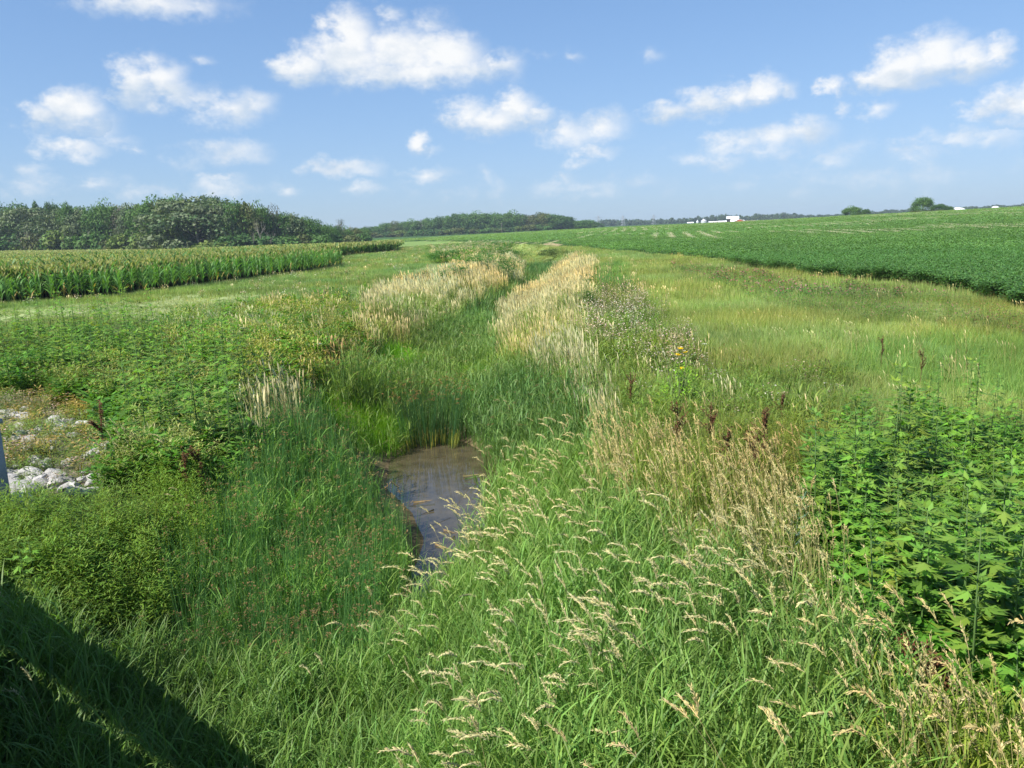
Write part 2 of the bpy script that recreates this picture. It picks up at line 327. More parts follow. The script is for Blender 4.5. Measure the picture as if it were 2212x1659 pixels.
ZC = {'soy': (.045,.095,.025), 'soil_gap': (.36,.28,.17), 'bright': (.07,.16,.02), 'pond_reed': (.10,.10,.05), 'reed': (.07,.085,.035), 'tanpatch': (.16,.14,.07),
      'smart': (.09,.11,.03), 'rocky': (.14,.14,.10), 'rag_l': (.07,.09,.03), 'leafy': (.08,.11,.04), 'redtan': (.16,.12,.07), 'tan': (.20,.19,.10), 'bushy': (.06,.10,.03),
      'channel': (.07,.11,.05), 'fluff': (.14,.14,.08), 'ragweed': (.05,.07,.02), 'mixdry': (.14,.15,.06), 'golden': (.15,.13,.06), 'golden2': (.14,.13,.05), 'canary': (.07,.10,.04),
      'clover': (.17,.20,.07), 'lush': (.12,.21,.06), 'path': (.23,.28,.12), 'meadow_l': (.16,.24,.07), 'meadow_r': (.21,.27,.08)}
ZNAMES = [z[0] for z in ZONES]
def zcols(zi, x, y):
    c = np.tile(np.array([.15, .20, .07]), (len(zi), 1))
    for i, nme in enumerate(ZNAMES): c[zi == i] = ZC[nme]
    c[zi == 100] = (.10, .11, .045)
    n = vnoise(x, y, 6)[:, None]*.3+vnoise(x, y, 1.7)[:, None]*.3+.7
    return c*n
def build_ground():
    rad = np.concatenate([[0.0], np.geomspace(.8, 2700, 430)])
    ang = np.radians(np.unique(np.concatenate([np.arange(-42, 42.01, .22), np.arange(-180, -42, 4), np.arange(42, 180, 4)])))
    rr, aa = np.meshgrid(rad[1:], ang, indexing='ij'); x = (rr*np.sin(aa)).ravel(); y = (rr*np.cos(aa)).ravel()
    z = ground(x, y); na = len(ang); nr = len(rad)-1
    zi = zone_of(x, y, z, False); C = zcols(zi, x, y)
    D = np.hypot(x, y); az = np.degrees(np.arctan2(x, y))
    far = (D > 400) & (az > 14) & (zi != 100); k = sm((D-395)/20)[:, None]*(far[:, None])
    C = C*(1-k)+np.array([.40, .33, .16])*k
    # bare strips and washed-out rows in the soybean field on the hill
    soy = zi == ZNAMES.index('soy'); st = soy & (streak(x, y) > .5); C[st] = (.34, .32, .18)
    wet = sm((-1.25-z)/.25)[:, None]*(y < 26)[:, None]*(y > 7)[:, None]; C = C*(1-wet)+np.array([.13, .10, .055])*wet
    V = np.vstack([np.stack([x, y, z], -1), [[0, 0, gz(0, 0)]]]); C = np.vstack([C, C[:1]])
    i, j = np.meshgrid(np.arange(nr-1), np.arange(na), indexing='ij'); j2 = (j+1) % na
    a = i*na+j; b = i*na+j2; c = (i+1)*na+j2; d = (i+1)*na+j
    Fq = np.vstack([np.stack([a, d, c], -1).reshape(-1, 3), np.stack([a, c, b], -1).reshape(-1, 3)])
    jj = np.arange(na); Fq = np.vstack([Fq, np.stack([np.full(na, len(V)-1), jj, (jj+1) % na], -1)])
    o = link('ground', mesh_np('ground', V, Fq, C, M_ground, True)); tag(o, kind='structure')
def streak(x, y):
    """thin bare rows on the rising soybean field"""
    D = np.hypot(x, y); r = np.cos(R(8))*x-np.sin(R(8))*y     # rows run nearly away from the viewer
    rows = (np.abs(((r+3*np.sin(y/60))/3.2) % 1-.5) < .14)
    patch = (vnoise(x, y/2, 11) > .52) & (D > 130) & (D < 345) & (vnoise(x+90, y, 47) > .42)
    return (rows & patch).astype(float)
build_ground()

def build_water():
    x, y = np.meshgrid(np.linspace(-4.5, 1.2, 40), np.linspace(7.6, 20.4, 80), indexing='ij')
    V = np.stack([x.ravel(), y.ravel(), np.full(x.size, -1.5)], -1); i, j = np.meshgrid(np.arange(39), np.arange(79), indexing='ij')
    a = (i*80+j).ravel(); Q = np.stack([a, a+80, a+81, a+1], -1)
    m = bpy.data.materials.new('muddy_water'); m.use_nodes = True; t = m.node_tree; b = t.nodes['Principled BSDF']
    g = N(t, 'ShaderNodeNewGeometry').outputs['Position']
    n1 = N(t, 'ShaderNodeTexNoise', inp={'Vector': g, 'Scale': 2.6, 'Detail': 9.0, 'Roughness': .7}).outputs['Fac']
    cr = N(t, 'ShaderNodeValToRGB', inp={0: n1}); cr.color_ramp.elements[0].position = .35; cr.color_ramp.elements[1].position = .68
    cr.color_ramp.elements[0].color = (.045, .038, .022, 1); cr.color_ramp.elements[1].color = (.095, .078, .045, 1)
    t.links.new(cr.outputs[0], b.inputs['Base Color']); b.inputs['Roughness'].default_value = .03; b.inputs['IOR'].default_value = 1.4; b.inputs['Specular IOR Level'].default_value = .8
    n2 = N(t, 'ShaderNodeTexNoise', inp={'Vector': g, 'Scale': 7.0, 'Detail': 3.0}).outputs['Fac']
    bp = N(t, 'ShaderNodeBump', inp={'Height': n2, 'Strength': .06, 'Distance': .01}).outputs[0]; t.links.new(bp, b.inputs['Normal'])
    o = link('water', mesh_np('water', V, Q, None, m, True)); tag(o, kind='structure')
build_water()

# ------------------------------------------------------------ the bridge behind the camera and its rail
def build_bridge():
    root = empty('road_bridge', (0, 0, 0), R(43.5)*-1)    # local +y faces the creek, local x runs along the rail
    tag(root, 'concrete road bridge with a solid beam rail the view is taken from', 'bridge')
    def part(name, bs, m):
        v, q = boxes(bs); me = mesh_np(name, v, q, None, m); o = link(name, me, root)
        return o
    part('deck', [(0, -4.2, 1.25, 26, 8.9, .7)], M_conc)
    part('kerb', [(0, .02, 1.68, 26, .42, .14)], M_conc)
    part('rail', [(0, .12, 2.20, 26, .20, .30)], M_conc)
    part('rail', [(0, -8.5, 2.20, 26, .20, .30)], M_conc)
    for x in (-12.4, -8.9, -3.0, 1.6, 4.7, 7.8, 10.9):
        part('rail_post', [(x, .12, 1.90, .16, .14, .30)], M_conc); part('rail_post', [(x, -8.5, 1.825, .16, .14, .45)], M_conc)
    part('abutment', [(-10.5, -4.2, -.19, 3, 8.2, 2.16)], M_conc); part('abutment', [(10.5, -4.2, -.19, 3, 8.2, 2.16)], M_conc)
build_bridge()
def build_post():
    p = at(-42, 1125, 0); me0 = boxes([(0, 0, .55, .62, .5, 1.5)])
    root = empty('concrete_post', p, R(-20)); tag(root, 'grey concrete post at the left edge beside shaded boulders', 'post')
    v, q = me0; me = mesh_np('post_shaft', v, q, None, M_conc); link('shaft', me, root)
    v, q = boxes([(0, 0, 1.33, .68, .56, .06)]); link('cap', mesh_np('post_cap', v, q, None, M_conc), root)
build_post()

# ------------------------------------------------------------ plant templates
def jit(c, a=.12): f = 1+U(-a, a); return np.array([c[0]*f*(1+U(-a, a)*.6), c[1]*f, c[2]*f*(1+U(-a, a)*.6)])
G1 = (.135, .24, .07)      # blue-green canary grass
TANC = (.55, .46, .24); TAN2 = (.42, .34, .16)
def spindle(t, p, az, th, L, r, c, n=24, droop=.9):
    """a seed head: many small spikelets laid along a drooping axis"""
    d = np.array([cos(az), sin(az), 0]); pts = [np.array(p, float)]; dirs = []; K = 8; p = np.array(p, float)
    for i in range(K):
        dr = d*sin(th)+np.array([0, 0, cos(th)]); dirs.append(dr); p = p+dr*L/K; pts.append(p.copy()); th += droop/K
    tube(t, [pts[0], pts[4], pts[-1]], [r*.35, r*.5, r*.15], jit(c, .1), 3)
    for k in range(n):
        u = (k+U(0, 1))/n; i = min(int(u*K), K-1); q = pts[i]+(pts[i+1]-pts[i])*(u*K-i); dr = dirs[i]
        a = U(0, 2*pi); s1 = np.cross(dr, [cos(a), sin(a), .3]); s1 /= np.linalg.norm(s1)+1e-9; fat = r*(.5+1.0*sin(pi*min(1, u*.9+.1)))
        e = dr*U(.6, 1)+s1*U(.25, .7); e /= np.linalg.norm(e); w = np.cross(e, s1); w /= np.linalg.norm(w)+1e-9; l = U(.018, .034)*(r/.008)**.5
        b = q+s1*fat*.3; t.add([b, b+e*l*.5+w*fat*.55, b+e*l, b+e*l*.5-w*fat*.55], [(0, 1, 2), (0, 2, 3)], jit(c, .2))
def tmpl_canary(lod):
    t = T(); n = [6, 5, 9][lod]
    for s in range(n):
        x, y = U(-.14, .14), U(-.14, .14); h = U(.7, 1.08); az = U(0, 2*pi); ln = U(0, .25)
        if lod == 2:
            ribbon(t, (x*1.8, y*1.8, .1), az, h*U(.7, 1.0), U(.02, .045), U(0, .5), U(.2, .9), 2, jit(G1, .3), twist=U(-1, 1)); continue
        ribbon(t, (x, y, 0), az, h, .006+.004*lod, ln, .25, 3-lod, np.array(G1)*1.05, prof='stem')
        k = [11, 7][lod]
        for i in range(k):
            u = .32+.68*(i+U(0, .6))/k; zz = h*u*.97; a2 = U(0, 2*pi); off = sin(ln+.12*u)*h*u
            c = jit(G1, .25)
            ribbon(t, (x+cos(az)*off, y+sin(az)*off, zz), a2, U(.17, .36), U(.008, .0135)*(1+.6*lod), U(.15, .75), U(.3, 1.5), 3 if lod == 0 else 2, c, c*np.array([1.15, 1.08, .9]), twist=U(-.6, .6))
    return t.arr()
def tmpl_heads(lod, dark=False):
    t = T(); n = [2, 2, 4][lod]
    for s in range(n):
        x, y = U(-.12, .12), U(-.12, .12); h = U(1.15, 1.5); az = pi+U(-.7, .7)     # all lean with the wind
        p, th = ribbon(t, (x, y, 0), az, h, .005+.003*lod, U(.02, .22), U(.15, .55), 4-lod, (.24, .27, .09), TAN2, prof='stem')
        if lod < 2: spindle(t, p, az, th, U(.14, .21), U(.0075, .010)*(1+.25*lod), TANC, 28-8*lod, U(.3, 1.7))
        else: ribbon(t, p, az, .18, .035, th, .5, 2, TANC)
    return t.arr()
def tmpl_tan(lod):
    t = T(); n = [9, 8, 9][lod]
    for s in range(n):
        x, y = U(-.18, .18), U(-.18, .18); h = U(.75, 1.15); az = pi+U(-1.4, 1.4)
        p, th = ribbon(t, (x, y, 0), az, h, [.005, .009, .02][lod], U(.0, .2), U(.05, .3), [4, 2, 1][lod], (.34, .36, .15), TANC, prof='stem')
        if lod == 0: spindle(t, p, az, th, U(.1, .16), .007, (.58, .49, .27), 14, U(.1, .8))
        elif lod == 1: ribbon(t, p, az, U(.12, .18), .024, th, .3, 3, jit((.60, .52, .30), .15))
        else: ribbon(t, p, az, U(.14, .2), .045, th, .3, 1, jit((.62, .54, .32), .15), prof='stem')
        if s % 2 == 0:
            ribbon(t, (x, y, U(.15, .5)), U(0, 6.3), U(.25, .45), .012*(1+lod), U(.2, .7), .8, 2, jit((.22, .27, .09), .3))
    return t.arr()
def tmpl_reed(lod):
    t = T(); n = [13, 10, 10][lod]
    for s in range(n):
        x, y = U(-.2, .2), U(-.2, .2); h = U(.95, 1.5); az = U(0, 2*pi)
        c = jit((.068, .155, .052), .3)
        p, th = ribbon(t, (x, y, 0), az, h, [.0095, .014, .03][lod], U(0, .16), U(0, .28), [4, 3, 1][lod], c*np.array([1.6, 1.25, .9]), c, twist=U(-1.5, 1.5), prof='x')
        if U(0, 1) < .11 and lod < 2:      # rusty umbel just below the tip
            q = p-np.array([0, 0, U(.04, .12)])
            for k in range(9):
                a = U(0, 2*pi); d = np.array([cos(a), sin(a), U(-.2, .9)])*U(.02, .05); w = np.array([-sin(a), cos(a), 0])*.009
                t.add([q+d*.5, q+d+w, q+d-w], [(0, 1, 2)], jit((.22, .13, .055), .25))
    return t.arr()
def tmpl_fine(lod, c0=(.11, .30, .03), h0=.34):
    t = T(); n = [34, 20, 12][lod]
    for s in range(n):
        r = .16*(1+.4*lod); x, y = U(-r, r), U(-r, r); c = jit(c0, .34)
        ribbon(t, (x, y, 0), U(0, 2*pi), U(.7, 1.25)*h0, [.005, .009, .022][lod], U(0, .5), U(.1, 1.1), [3, 2, 1][lod], c*np.array([1.0, .95, 1]), c*1.08, twist=U(-1, 1), prof='x')
    return t.arr()
def leafcard(t, p, az, tilt, L, w, c, fold=.15):
    d = np.array([cos(az)*cos(tilt), sin(az)*cos(tilt), sin(tilt)]); s = np.array([-sin(az), cos(az), 0]); up = np.cross(d, s)*-1
    p = np.asarray(p, float)
    t.add([p, p+d*L*.45+s*w/2+up*w*fold, p+d*L*.45-s*w/2+up*w*fold, p+d*L-up*L*.12, p+d*L*.45], [(0, 4, 1), (0, 2, 4), (1, 4, 3), (4, 2, 3)], c)
def tri(t, p, az, tilt, L, w, c):
    d = np.array([cos(az)*cos(tilt), sin(az)*cos(tilt), sin(tilt)]); s = np.array([-sin(az), cos(az), 0]); p = np.asarray(p, float)
    t.add([p, p+d*L*.5+s*w/2, p+d*L, p+d*L*.5-s*w/2], [(0, 1, 2), (0, 2, 3)], c)
def tmpl_weed(lod, c0=(.175, .28, .045), Ll=.07, wl=.011, hh=.75, top=None):
    """leafy branching weed with narrow leaves"""
    t = T(); n = [4, 4, 3][lod]
    for s in range(n):
        x, y = U(-.15, .15), U(-.15, .15); az = U(0, 2*pi); ln = U(0, .35); h = hh*U(.7, 1.15)
        ribbon(t, (x, y, 0), az, h, .006*(1+lod), ln, .2, 2, np.array(c0)*np.array([1.1, .8, .8]), prof='stem')
        k = [52, 24, 9][lod]
        for i in range(k):
            u = .25+.75*i/k; rr = U(0, .16)*(1.2-u*.8); a = U(0, 2*pi); off = sin(ln+.1*u)*h*u
            pp = (x+cos(az)*off+cos(a)*rr, y+sin(az)*off+sin(a)*rr, h*u*.97+U(-.03, .05))
            c = jit(c0, .3)
            if top is not None and u > .8: c = jit(top, .2)
            s1 = [1, 1.45, 2.6][lod]
            tri(t, pp, a+U(-.6, .6), U(-.3, .8), Ll*U(.7, 1.3)*s1, wl*s1*1.1, c)
    return t.arr()
def tmpl_broad(lod):
    return tmpl_weed(lod, (.085, .20, .035), .12, .045, .8)
def tmpl_gold(lod):
    return tmpl_weed(lod, (.14, .23, .05), .07, .015, .8, (.30, .34, .15))
def tmpl_clover(lod):
    t = T(); n = [30, 20, 10][lod]
    for s in range(n):
        x, y = U(-.22, .22), U(-.22, .22); h = U(.15, .38); w = [.03, .045, .09][lod]
        tri(t, (x, y, h), U(0, 6.3), U(-.4, .5), w*1.4, w, jit((.075, .15, .03), .3))
        if s % 4 == 0: tri(t, (x, y, h+.05), U(0, 6.3), U(.2, 1.2), w*.9, w*.8, jit((.26, .12, .12), .3))
    return t.arr()
def tmpl_fluff(lod):
    t = T(); n = [6, 6, 5][lod]
    for s in range(n):
        x, y = U(-.2, .2), U(-.2, .2); h = U(.6, 1.1)
        ribbon(t, (x, y, 0), U(0, 6.3), h, .007*(1+lod), U(0, .25), .1, 2, (.16, .17, .07), prof='stem')
        for k in range([14, 9, 4][lod]):
            p = np.array([x+U(-.13, .13), y+U(-.13, .13), h*U(.72, 1.02)]); w = [.022, .032, .07][lod]
            tri(t, p, U(0, 6.3), U(-1, 1), w*1.3, w, jit((.46, .38, .32), .25) if k % 3 else jit((.30, .20, .15), .3))
            if k % 3 == 0: tri(t, p-np.array([0, 0, U(.05, .4)]), U(0, 6.3), U(-.5, .6), w*3, w, jit((.14, .19, .08), .3))
    return t.arr()
def tmpl_litter(lod):
    t = T()
    for s in range(12):
        x, y = U(-.25, .25), U(-.25, .25)
        ribbon(t, (x, y, U(.01, .06)), U(0, 6.3), U(.15, .4), .006*(1+.6*lod), U(1.2, 1.6), U(-.2, .3), 2, jit((.33, .27, .16), .35), prof='stem')
    return t.arr()

KINDS = {
 'canary': ('canary_grass', tmpl_canary, M_leaf), 'heads': ('seeding_grass', tmpl_heads, M_dry), 'tan': ('dry_tan_grass', tmpl_tan, M_dry),
 'reed': ('bulrush_stand', tmpl_reed, M_leaf), 'fine': ('fine_grass', tmpl_fine, M_leaf), 'weed': ('willow_leaved_weeds', tmpl_weed, M_leaf),
 'broad': ('broad_leaved_weeds', tmpl_broad, M_leaf), 'gold': ('budding_goldenrod', tmpl_gold, M_leaf), 'clover': ('red_clover', tmpl_clover, M_leaf),
 'fluff': ('thistledown', tmpl_fluff, M_dry), 'litter': ('dead_straw', tmpl_litter, M_dry), 'meadow': ('meadow_grass', lambda l: tmpl_fine(l, (.20, .30, .09), .30), M_leaf),
}
# zone -> list of (kind, probability, tint, height scale)
MIX = {
 'bright': [('fine', 1.0, (1.3,1.2,.85), 1.5), ('fine', .9, (1.2,1.15,.85), 1.35), ('canary', .1, (1,1,1), .6), ('litter', .1, (1,1,1), 1.5)],
 'pond_reed': [('reed', .5, (.85,.9,.95), .95), ('canary', .3, (.9,.95,1.1), .8)],
 'reed': [('reed', .62, (1,1.05,1.05), 1.0), ('canary', .25, (1,1.05,1), .8), ('fine', .2, (.9,.9,1.2), 1.5), ('litter', .12, (1,1,1), 1)],
 'tanpatch': [('tan', .6, (1,.98,.95), 1.05), ('reed', .3, (1.2,1.15,1.1), .9)],
 'smart': [('weed', .62, (1.05,1.0,.9), .95), ('fine', .2, (1.5,1,.9), 1.4), ('heads', .03, (1,1,1), .7)],
 'rocky': [('weed', .13, (1.0,.9,1.1), .36), ('gold', .07, (1.4,.9,1), .48), ('fluff', .03, (.9,.8,.8), .4), ('litter', .2, (.95,.95,1.1), 1)],
 'rag_l': [('broad', .35, (1,1,1), .75), ('gold', .28, (1,1,1), .9), ('meadow', .2, (.8,.9,.8), 1)],
 'leafy': [('gold', .42, (1.1,1.05,1), 1.0), ('broad', .26, (1.1,1.1,1), .9), ('meadow', .3, (.85,.9,.85), 1.7), ('tan', .08, (.8,.85,.8), .8), ('canary', .1, (1.1,1,.9), .7)],
 'redtan': [('tan', .4, (.85,.66,.6), .8), ('meadow', .3, (1,.85,.8), 1.8), ('weed', .2, (1,.85,.9), .8)],
 'tan': [('tan', .42, (1,1,.95), .95), ('canary', .42, (1.2,1.05,1), .8)],
 'bushy': [('broad', .5, (1,1,1), .9), ('tan', .15, (1,1,1), .8), ('meadow', .3, (.9,1,.9), 1.3)],
 'channel': [('canary', .62, (1.0,.98,1.3), .85), ('heads', .012, (.9,.9,.85), .8), ('reed', .14, (1,1,1), .85), ('fine', .25, (.95,.8,1.7), 1.6)],
 'fluff': [('fluff', .15, (1,1,1), .9), ('canary', .3, (1.15,.98,.9), .68), ('tan', .035, (.9,.92,.9), .85), ('weed', .15, (.9,.85,1.1), .8), ('meadow', .3, (.9,.9,1), 1.8)],
 'ragweed': [('broad', .30, (1,1.1,.9), .8), ('weed', .12, (.8,.9,.8), .8), ('meadow', .1, (.9,1,.8), 1.6)],
 'mixdry': [('meadow', .65, (1.2,1.03,.95), 1.7), ('meadow', .25, (1.7,1.2,1.4), 1.9), ('weed', .3, (1,.9,1), .7), ('tan', .02, (.9,.85,.8), .6), ('canary', .12, (1.2,1,.9), .6), ('fluff', .01, (.9,.85,.8), .6)],
 'golden': [('tan', .11, (.95,.92,.8), 1.05), ('canary', .30, (1.2,1,.8), .75), ('heads', .075, (1,.97,.9), .92), ('meadow', .5, (1.05,.98,.75), 2.0)],
 'golden2': [('tan', .08, (.9,.88,.8), .95), ('canary', .36, (1.3,1.05,.75), .8), ('heads', .09, (1,.97,.9), 1), ('meadow', .35, (.95,.95,.65), 2.1)],
 'canary': [('canary', .85, (1.05,1.02,1.1), .92), ('heads', .16, (1,1,1), .92), ('litter', .15, (1,1,1), 3)],
 'clover': [('meadow', .6, (1.15,1.02,.9), 1.15), ('clover', .24, (1.15,1.1,1.1), 1), ('tan', .012, (.7,.7,.6), .4)],
 'lush': [('meadow', .95, (.92,1.0,.85), 1.2), ('tan', .02, (.8,.8,.7), .6)],
 'path': [('meadow', .8, (1.15,1.05,1.15), .5), ('litter', .1, (1.1,1.15,1.1), .6)],
 'meadow_l': [('meadow', .7, (1.05,1.02,.95), 1.0), ('meadow', .3, (1.35,1.12,1.4), 1.1), ('tan', .018, (.9,.9,.8), .4), ('fluff', .01, (1.2,1.3,1.3), .5)],
 'meadow_r': [('meadow', .75, (1.2,1.08,.95), 1.15), ('meadow', .38, (1.6,1.18,1.5), 1.25), ('tan', .02, (.85,.85,.7), .42)],
}
class Stuff:
    def __init__(s): s.V = []; s.F = []; s.C = []; s.n = 0
    def stamp(s, tm, pos, rot, sc, tint):
        if len(pos) == 0: return
        v, f, c = tm; n = len(pos); cr, sr = np.cos(rot)[:, None], np.sin(rot)[:, None]
        vx, vy, vz = v[None, :, 0]*sc[:, :1], v[None, :, 1]*sc[:, :1], v[None, :, 2]*sc[:, 1:2]
        P = np.stack([vx*cr-vy*sr+pos[:, :1], vx*sr+vy*cr+pos[:, 1:2], vz+pos[:, 2:3]], -1).astype(np.float32)
        s.V.append(P.reshape(-1, 3)); s.F.append((f[None]+(np.arange(n)*len(v))[:, None, None]+s.n).reshape(-1, 3).astype(np.int32))
        s.C.append((c[None]*tint[:, None]).reshape(-1, 3).astype(np.float32)); s.n += n*len(v)
    def build(s, name, m):
        if not s.V: return None
        return link(name, mesh_np(name, np.concatenate(s.V), np.concatenate(s.F), np.concatenate(s.C), m))
RHO, EXPO = 78.0, 1.22
def cands():
    lr = []; a0, a1 = R(-41), R(41)
    n1 = int(RHO*(a1-a0)/2*(100-9)); r1 = np.sqrt(rng.uniform(9, 100, n1))
    e = 2-EXPO; I = (230**e-10**e)/e; n2 = int(RHO*10**EXPO*(a1-a0)*I); r2 = (rng.uniform(0, 1, n2)*(230**e-10**e)+10**e)**(1/e)
    r = np.concatenate([r1, r2]); a = rng.uniform(a0, a1, len(r)); x, y = r*np.sin(a), r*np.cos(a)
    k = y > 2.6; return x[k], y[k], r[k]
STF = {k: Stuff() for k in KINDS}; WARM = np.array([1.14, 1.07, .72])
def scatter():
    x, y, r = cands(); z = ground(x, y); zi = zone_of(x, y, z)
    u = rng.random(len(x)); lod = np.where(r < 13, 0, np.where(r < 38, 1, 2))
    lown = vnoise(x, y, 3.1); low2 = vnoise(x+77, y, .9); warm = vnoise(x, y+300, 4.7)
    kinds = list(KINDS); TM = {k: [[KINDS[k][1](l) for _ in range(5)] for l in range(3)] for k in kinds}
    ok = (z > np.where((x > -1.2) & (y < 12), -1.47, -1.51)) | (y > 20) | (y < 8.8)
    for i, (nm, h, poly) in enumerate(ZONES):
        if nm not in MIX: continue
        zk = zi == i; acc = 0.0
        for (kd, pr, tint, hs) in MIX[nm]:
            # patchy: probability wobbles with low-frequency noise so stands clump together
            if kd == 'heads' and nm == 'canary':
                _px = proj(np.stack([x, y, z+1], -1))[0]; pr = pr*np.interp(_px, [500, 900, 1100, 1500], [.06, .2, .9, 1.3])
            wob = np.clip(.3+1.4*vnoise(x+len(kd)*31, y, 2.2), 0, 1.6) if len(MIX[nm]) > 1 else 1.0
            if kd == 'heads': wob = np.clip(3.4*vnoise(x+9, y+5, .75)-.75, 0, 2.4)
            if kd == 'canary': wob = np.clip(wob, .75, 2)
            m = zk & ok & (rng.random(len(x)) < pr*wob)
            idx = np.nonzero(m)[0]
            if len(idx) == 0: continue
            tn = np.array(tint)[None]*(.78+.44*lown[idx, None])*(.88+.24*low2[idx, None])*rng.uniform(.88, 1.12, (len(idx), 1))
            tn = tn*(WARM if kd in ('canary', 'fine', 'broad', 'gold') else np.array([1.02, 1.02, .93])); tn = tn*np.stack([1+.35*(warm[idx]-.5), np.ones(len(idx)), 1-.3*(warm[idx]-.5)], -1)
            s1 = rng.uniform(.85, 1.2, len(idx))*(.85+.3*low2[idx])*(rng.uniform(.7, 1.15, len(idx)) if kd == 'heads' else 1); sc = np.stack([s1*(1+.0035*np.clip(r[idx]-38, 0, 300)*1.0), (s1 if kd != 'heads' else rng.uniform(.72, 1.2, len(idx)))*hs], -1)
            rot = rng.uniform(-.5, .5, len(idx)) if kd in ('heads', 'tan') else rng.uniform(0, 2*pi, len(idx))
            var = rng.integers(0, 5, len(idx)); P0 = np.stack([x[idx], y[idx], z[idx]-.02], -1)
            for l in range(3):
                for v in range(5):
                    q = (lod[idx] == l) & (var == v); STF[kd].stamp(TM[kd][l][v], P0[q], rot[q], sc[q], tn[q])
scatter()
LBL = {'canary': 'blue-green leafy reed canary grass covering the creek banks', 'heads': 'arching tan seed heads standing above the green bank grass', 'tan': 'stiff straw-coloured dry grass along both ditch banks',
 'reed': 'dark green bulrush stand with rusty seed clusters left of the pool', 'fine': 'low bright green fine grass beside the pool', 'weed': 'yellow-green narrow-leaved weeds at the lower left',
 'broad': 'dark broad-leaved weeds filling gaps between the taller stalks', 'gold': 'budding goldenrod mass on the left bank', 'clover': 'reddish clover patches in the grass below the soybeans',
 'fluff': 'grey-pink thistledown above the right bank', 'litter': 'fallen dead straw lying between the rushes', 'meadow': 'short light green meadow grass on the field margins'}
for k, (nm, fn, m) in KINDS.items():
    o = STF[k].build(nm, m)
    if o: tag(o, LBL[k], 'grass', kind='stuff')
STF = None
# ------------------------------------------------------------ soybean crop
def build_soy():
    st = Stuff(); lods = []
    for l in range(3):
        vs = []
        for _ in range(5):
            t = T(); n = [34, 16, 9][l]; lw = [.085, .15, .30][l]
            for s in range(n):
                h = U(.3, .78) if s % 3 else U(.6, .84); rr = [.3, .38, .7][l]
                tri(t, (U(-rr, rr), U(-rr, rr), h), U(0, 6.3), U(-.5, .75), lw*U(.8, 1.3)*1.25, lw*U(.7, 1.1), jit((.10, .215, .055), .3))
            if l == 0: tube(t, [(0, 0, 0), (.02, .01, .6)], [.006, .003], (.12, .16, .05), 3)
            vs.append(t.arr())
        lods.append(vs)
    a0, a1 = R(-16), R(41); n = 95000
    r = np.exp(rng.uniform(math.log(28), math.log(430), n)); a = rng.uniform(a0, a1, n)
    # more where the field is near: extra candidates along its edge
    n2 = 26000; r2 = np.exp(rng.uniform(math.log(28), math.log(90), n2)); a2 = rng.uniform(R(15), a1, n2)
    r = np.concatenate([r, r2]); a = np.concatenate([a, a2])
    x, y = r*np.sin(a), r*np.cos(a); z = ground(x, y); zi = zone_of(x, y, z)
    k = (zi == ZNAMES.index('soy')) & (rng.random(len(x)) > streak(x, y)*.95)
    x, y, z, r = x[k], y[k], z[k], r[k]
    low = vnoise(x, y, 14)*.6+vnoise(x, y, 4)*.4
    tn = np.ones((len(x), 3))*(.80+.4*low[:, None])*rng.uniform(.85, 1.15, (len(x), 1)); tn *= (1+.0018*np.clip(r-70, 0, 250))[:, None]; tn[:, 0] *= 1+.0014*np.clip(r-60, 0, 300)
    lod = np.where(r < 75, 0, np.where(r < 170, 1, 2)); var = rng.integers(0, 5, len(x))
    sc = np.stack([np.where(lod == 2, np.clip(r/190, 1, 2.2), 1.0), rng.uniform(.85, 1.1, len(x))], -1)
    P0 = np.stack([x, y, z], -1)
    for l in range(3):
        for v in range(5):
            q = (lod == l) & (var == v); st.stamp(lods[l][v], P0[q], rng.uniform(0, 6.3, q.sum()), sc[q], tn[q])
    a = rng.uniform(R(5), R(40), 260000); rr = rng.uniform(120, 345, 260000); xx, yy = rr*np.sin(a), rr*np.cos(a); k = streak(xx, yy) > .5; xx, yy = xx[k], yy[k]; zz = ground(xx, yy)
    k = zone_of(xx, yy, zz) == ZNAMES.index('soy'); xx, yy, zz = xx[k], yy[k], zz[k]; ls = Stuff()
    tms = [tmpl_litter(2) for _ in range(4)]; tms = [(v*np.array([1, 1, 1])+np.array([0, 0, .45]), f, c) for v, f, c in tms]; var = rng.integers(0, 4, len(xx))
    for v in range(4):
        q = var == v; tn_ = np.ones((q.sum(), 3))*np.array([1.5, 1.75, 1.9]); ls.stamp(tms[v], np.stack([xx, yy, zz], -1)[q], rng.uniform(0, 6.3, q.sum()), np.full((q.sum(), 2), 1.3), tn_)
    print('straw', len(xx)); tag(ls.build('crop_straw', M_dry), 'pale straw rows showing through the soybean field on the rise', 'straw', kind='stuff')
    tag(st.build('soybean_crop', M_leaf), 'dark green soybean field rising to the right', 'crop', kind='stuff')
build_soy()

# ------------------------------------------------------------ corn
def corn_parts(lod=0):
    st, lv, ta = T(), T(), T(); h = U(1.6, 1.85)
    tube(st, [(0, 0, 0), (.01, 0, h*.5), (0, .01, h)], [.016, .013, .006], (.13, .20, .06), 4)
    plane = U(0, pi); n = 12
    for i in range(n):
        u = .14+.76*i/n; az = plane+(i % 2)*pi+U(-.35, .35); c = jit((.105, .235, .055), .25)
        if i < 2 and U(0, 1) < .22: c = jit((.38, .30, .10), .2)
        ribbon(lv, (0, 0, h*u), az, U(.75, 1.1)*(1-.35*abs(u-.45)), .10, U(.2, .45), U(.7, 1.7), 4, c, c*np.array([1.25, 1.15, 1]), twist=U(-.5, .5))
    for k in range(8):
        ribbon(ta, (0, 0, h), U(0, 6.3), U(.2, .34), .02, U(.05, .6), U(0, .5), 2, jit((.42, .40, .16), .2), prof='stem')
    return st, lv, ta
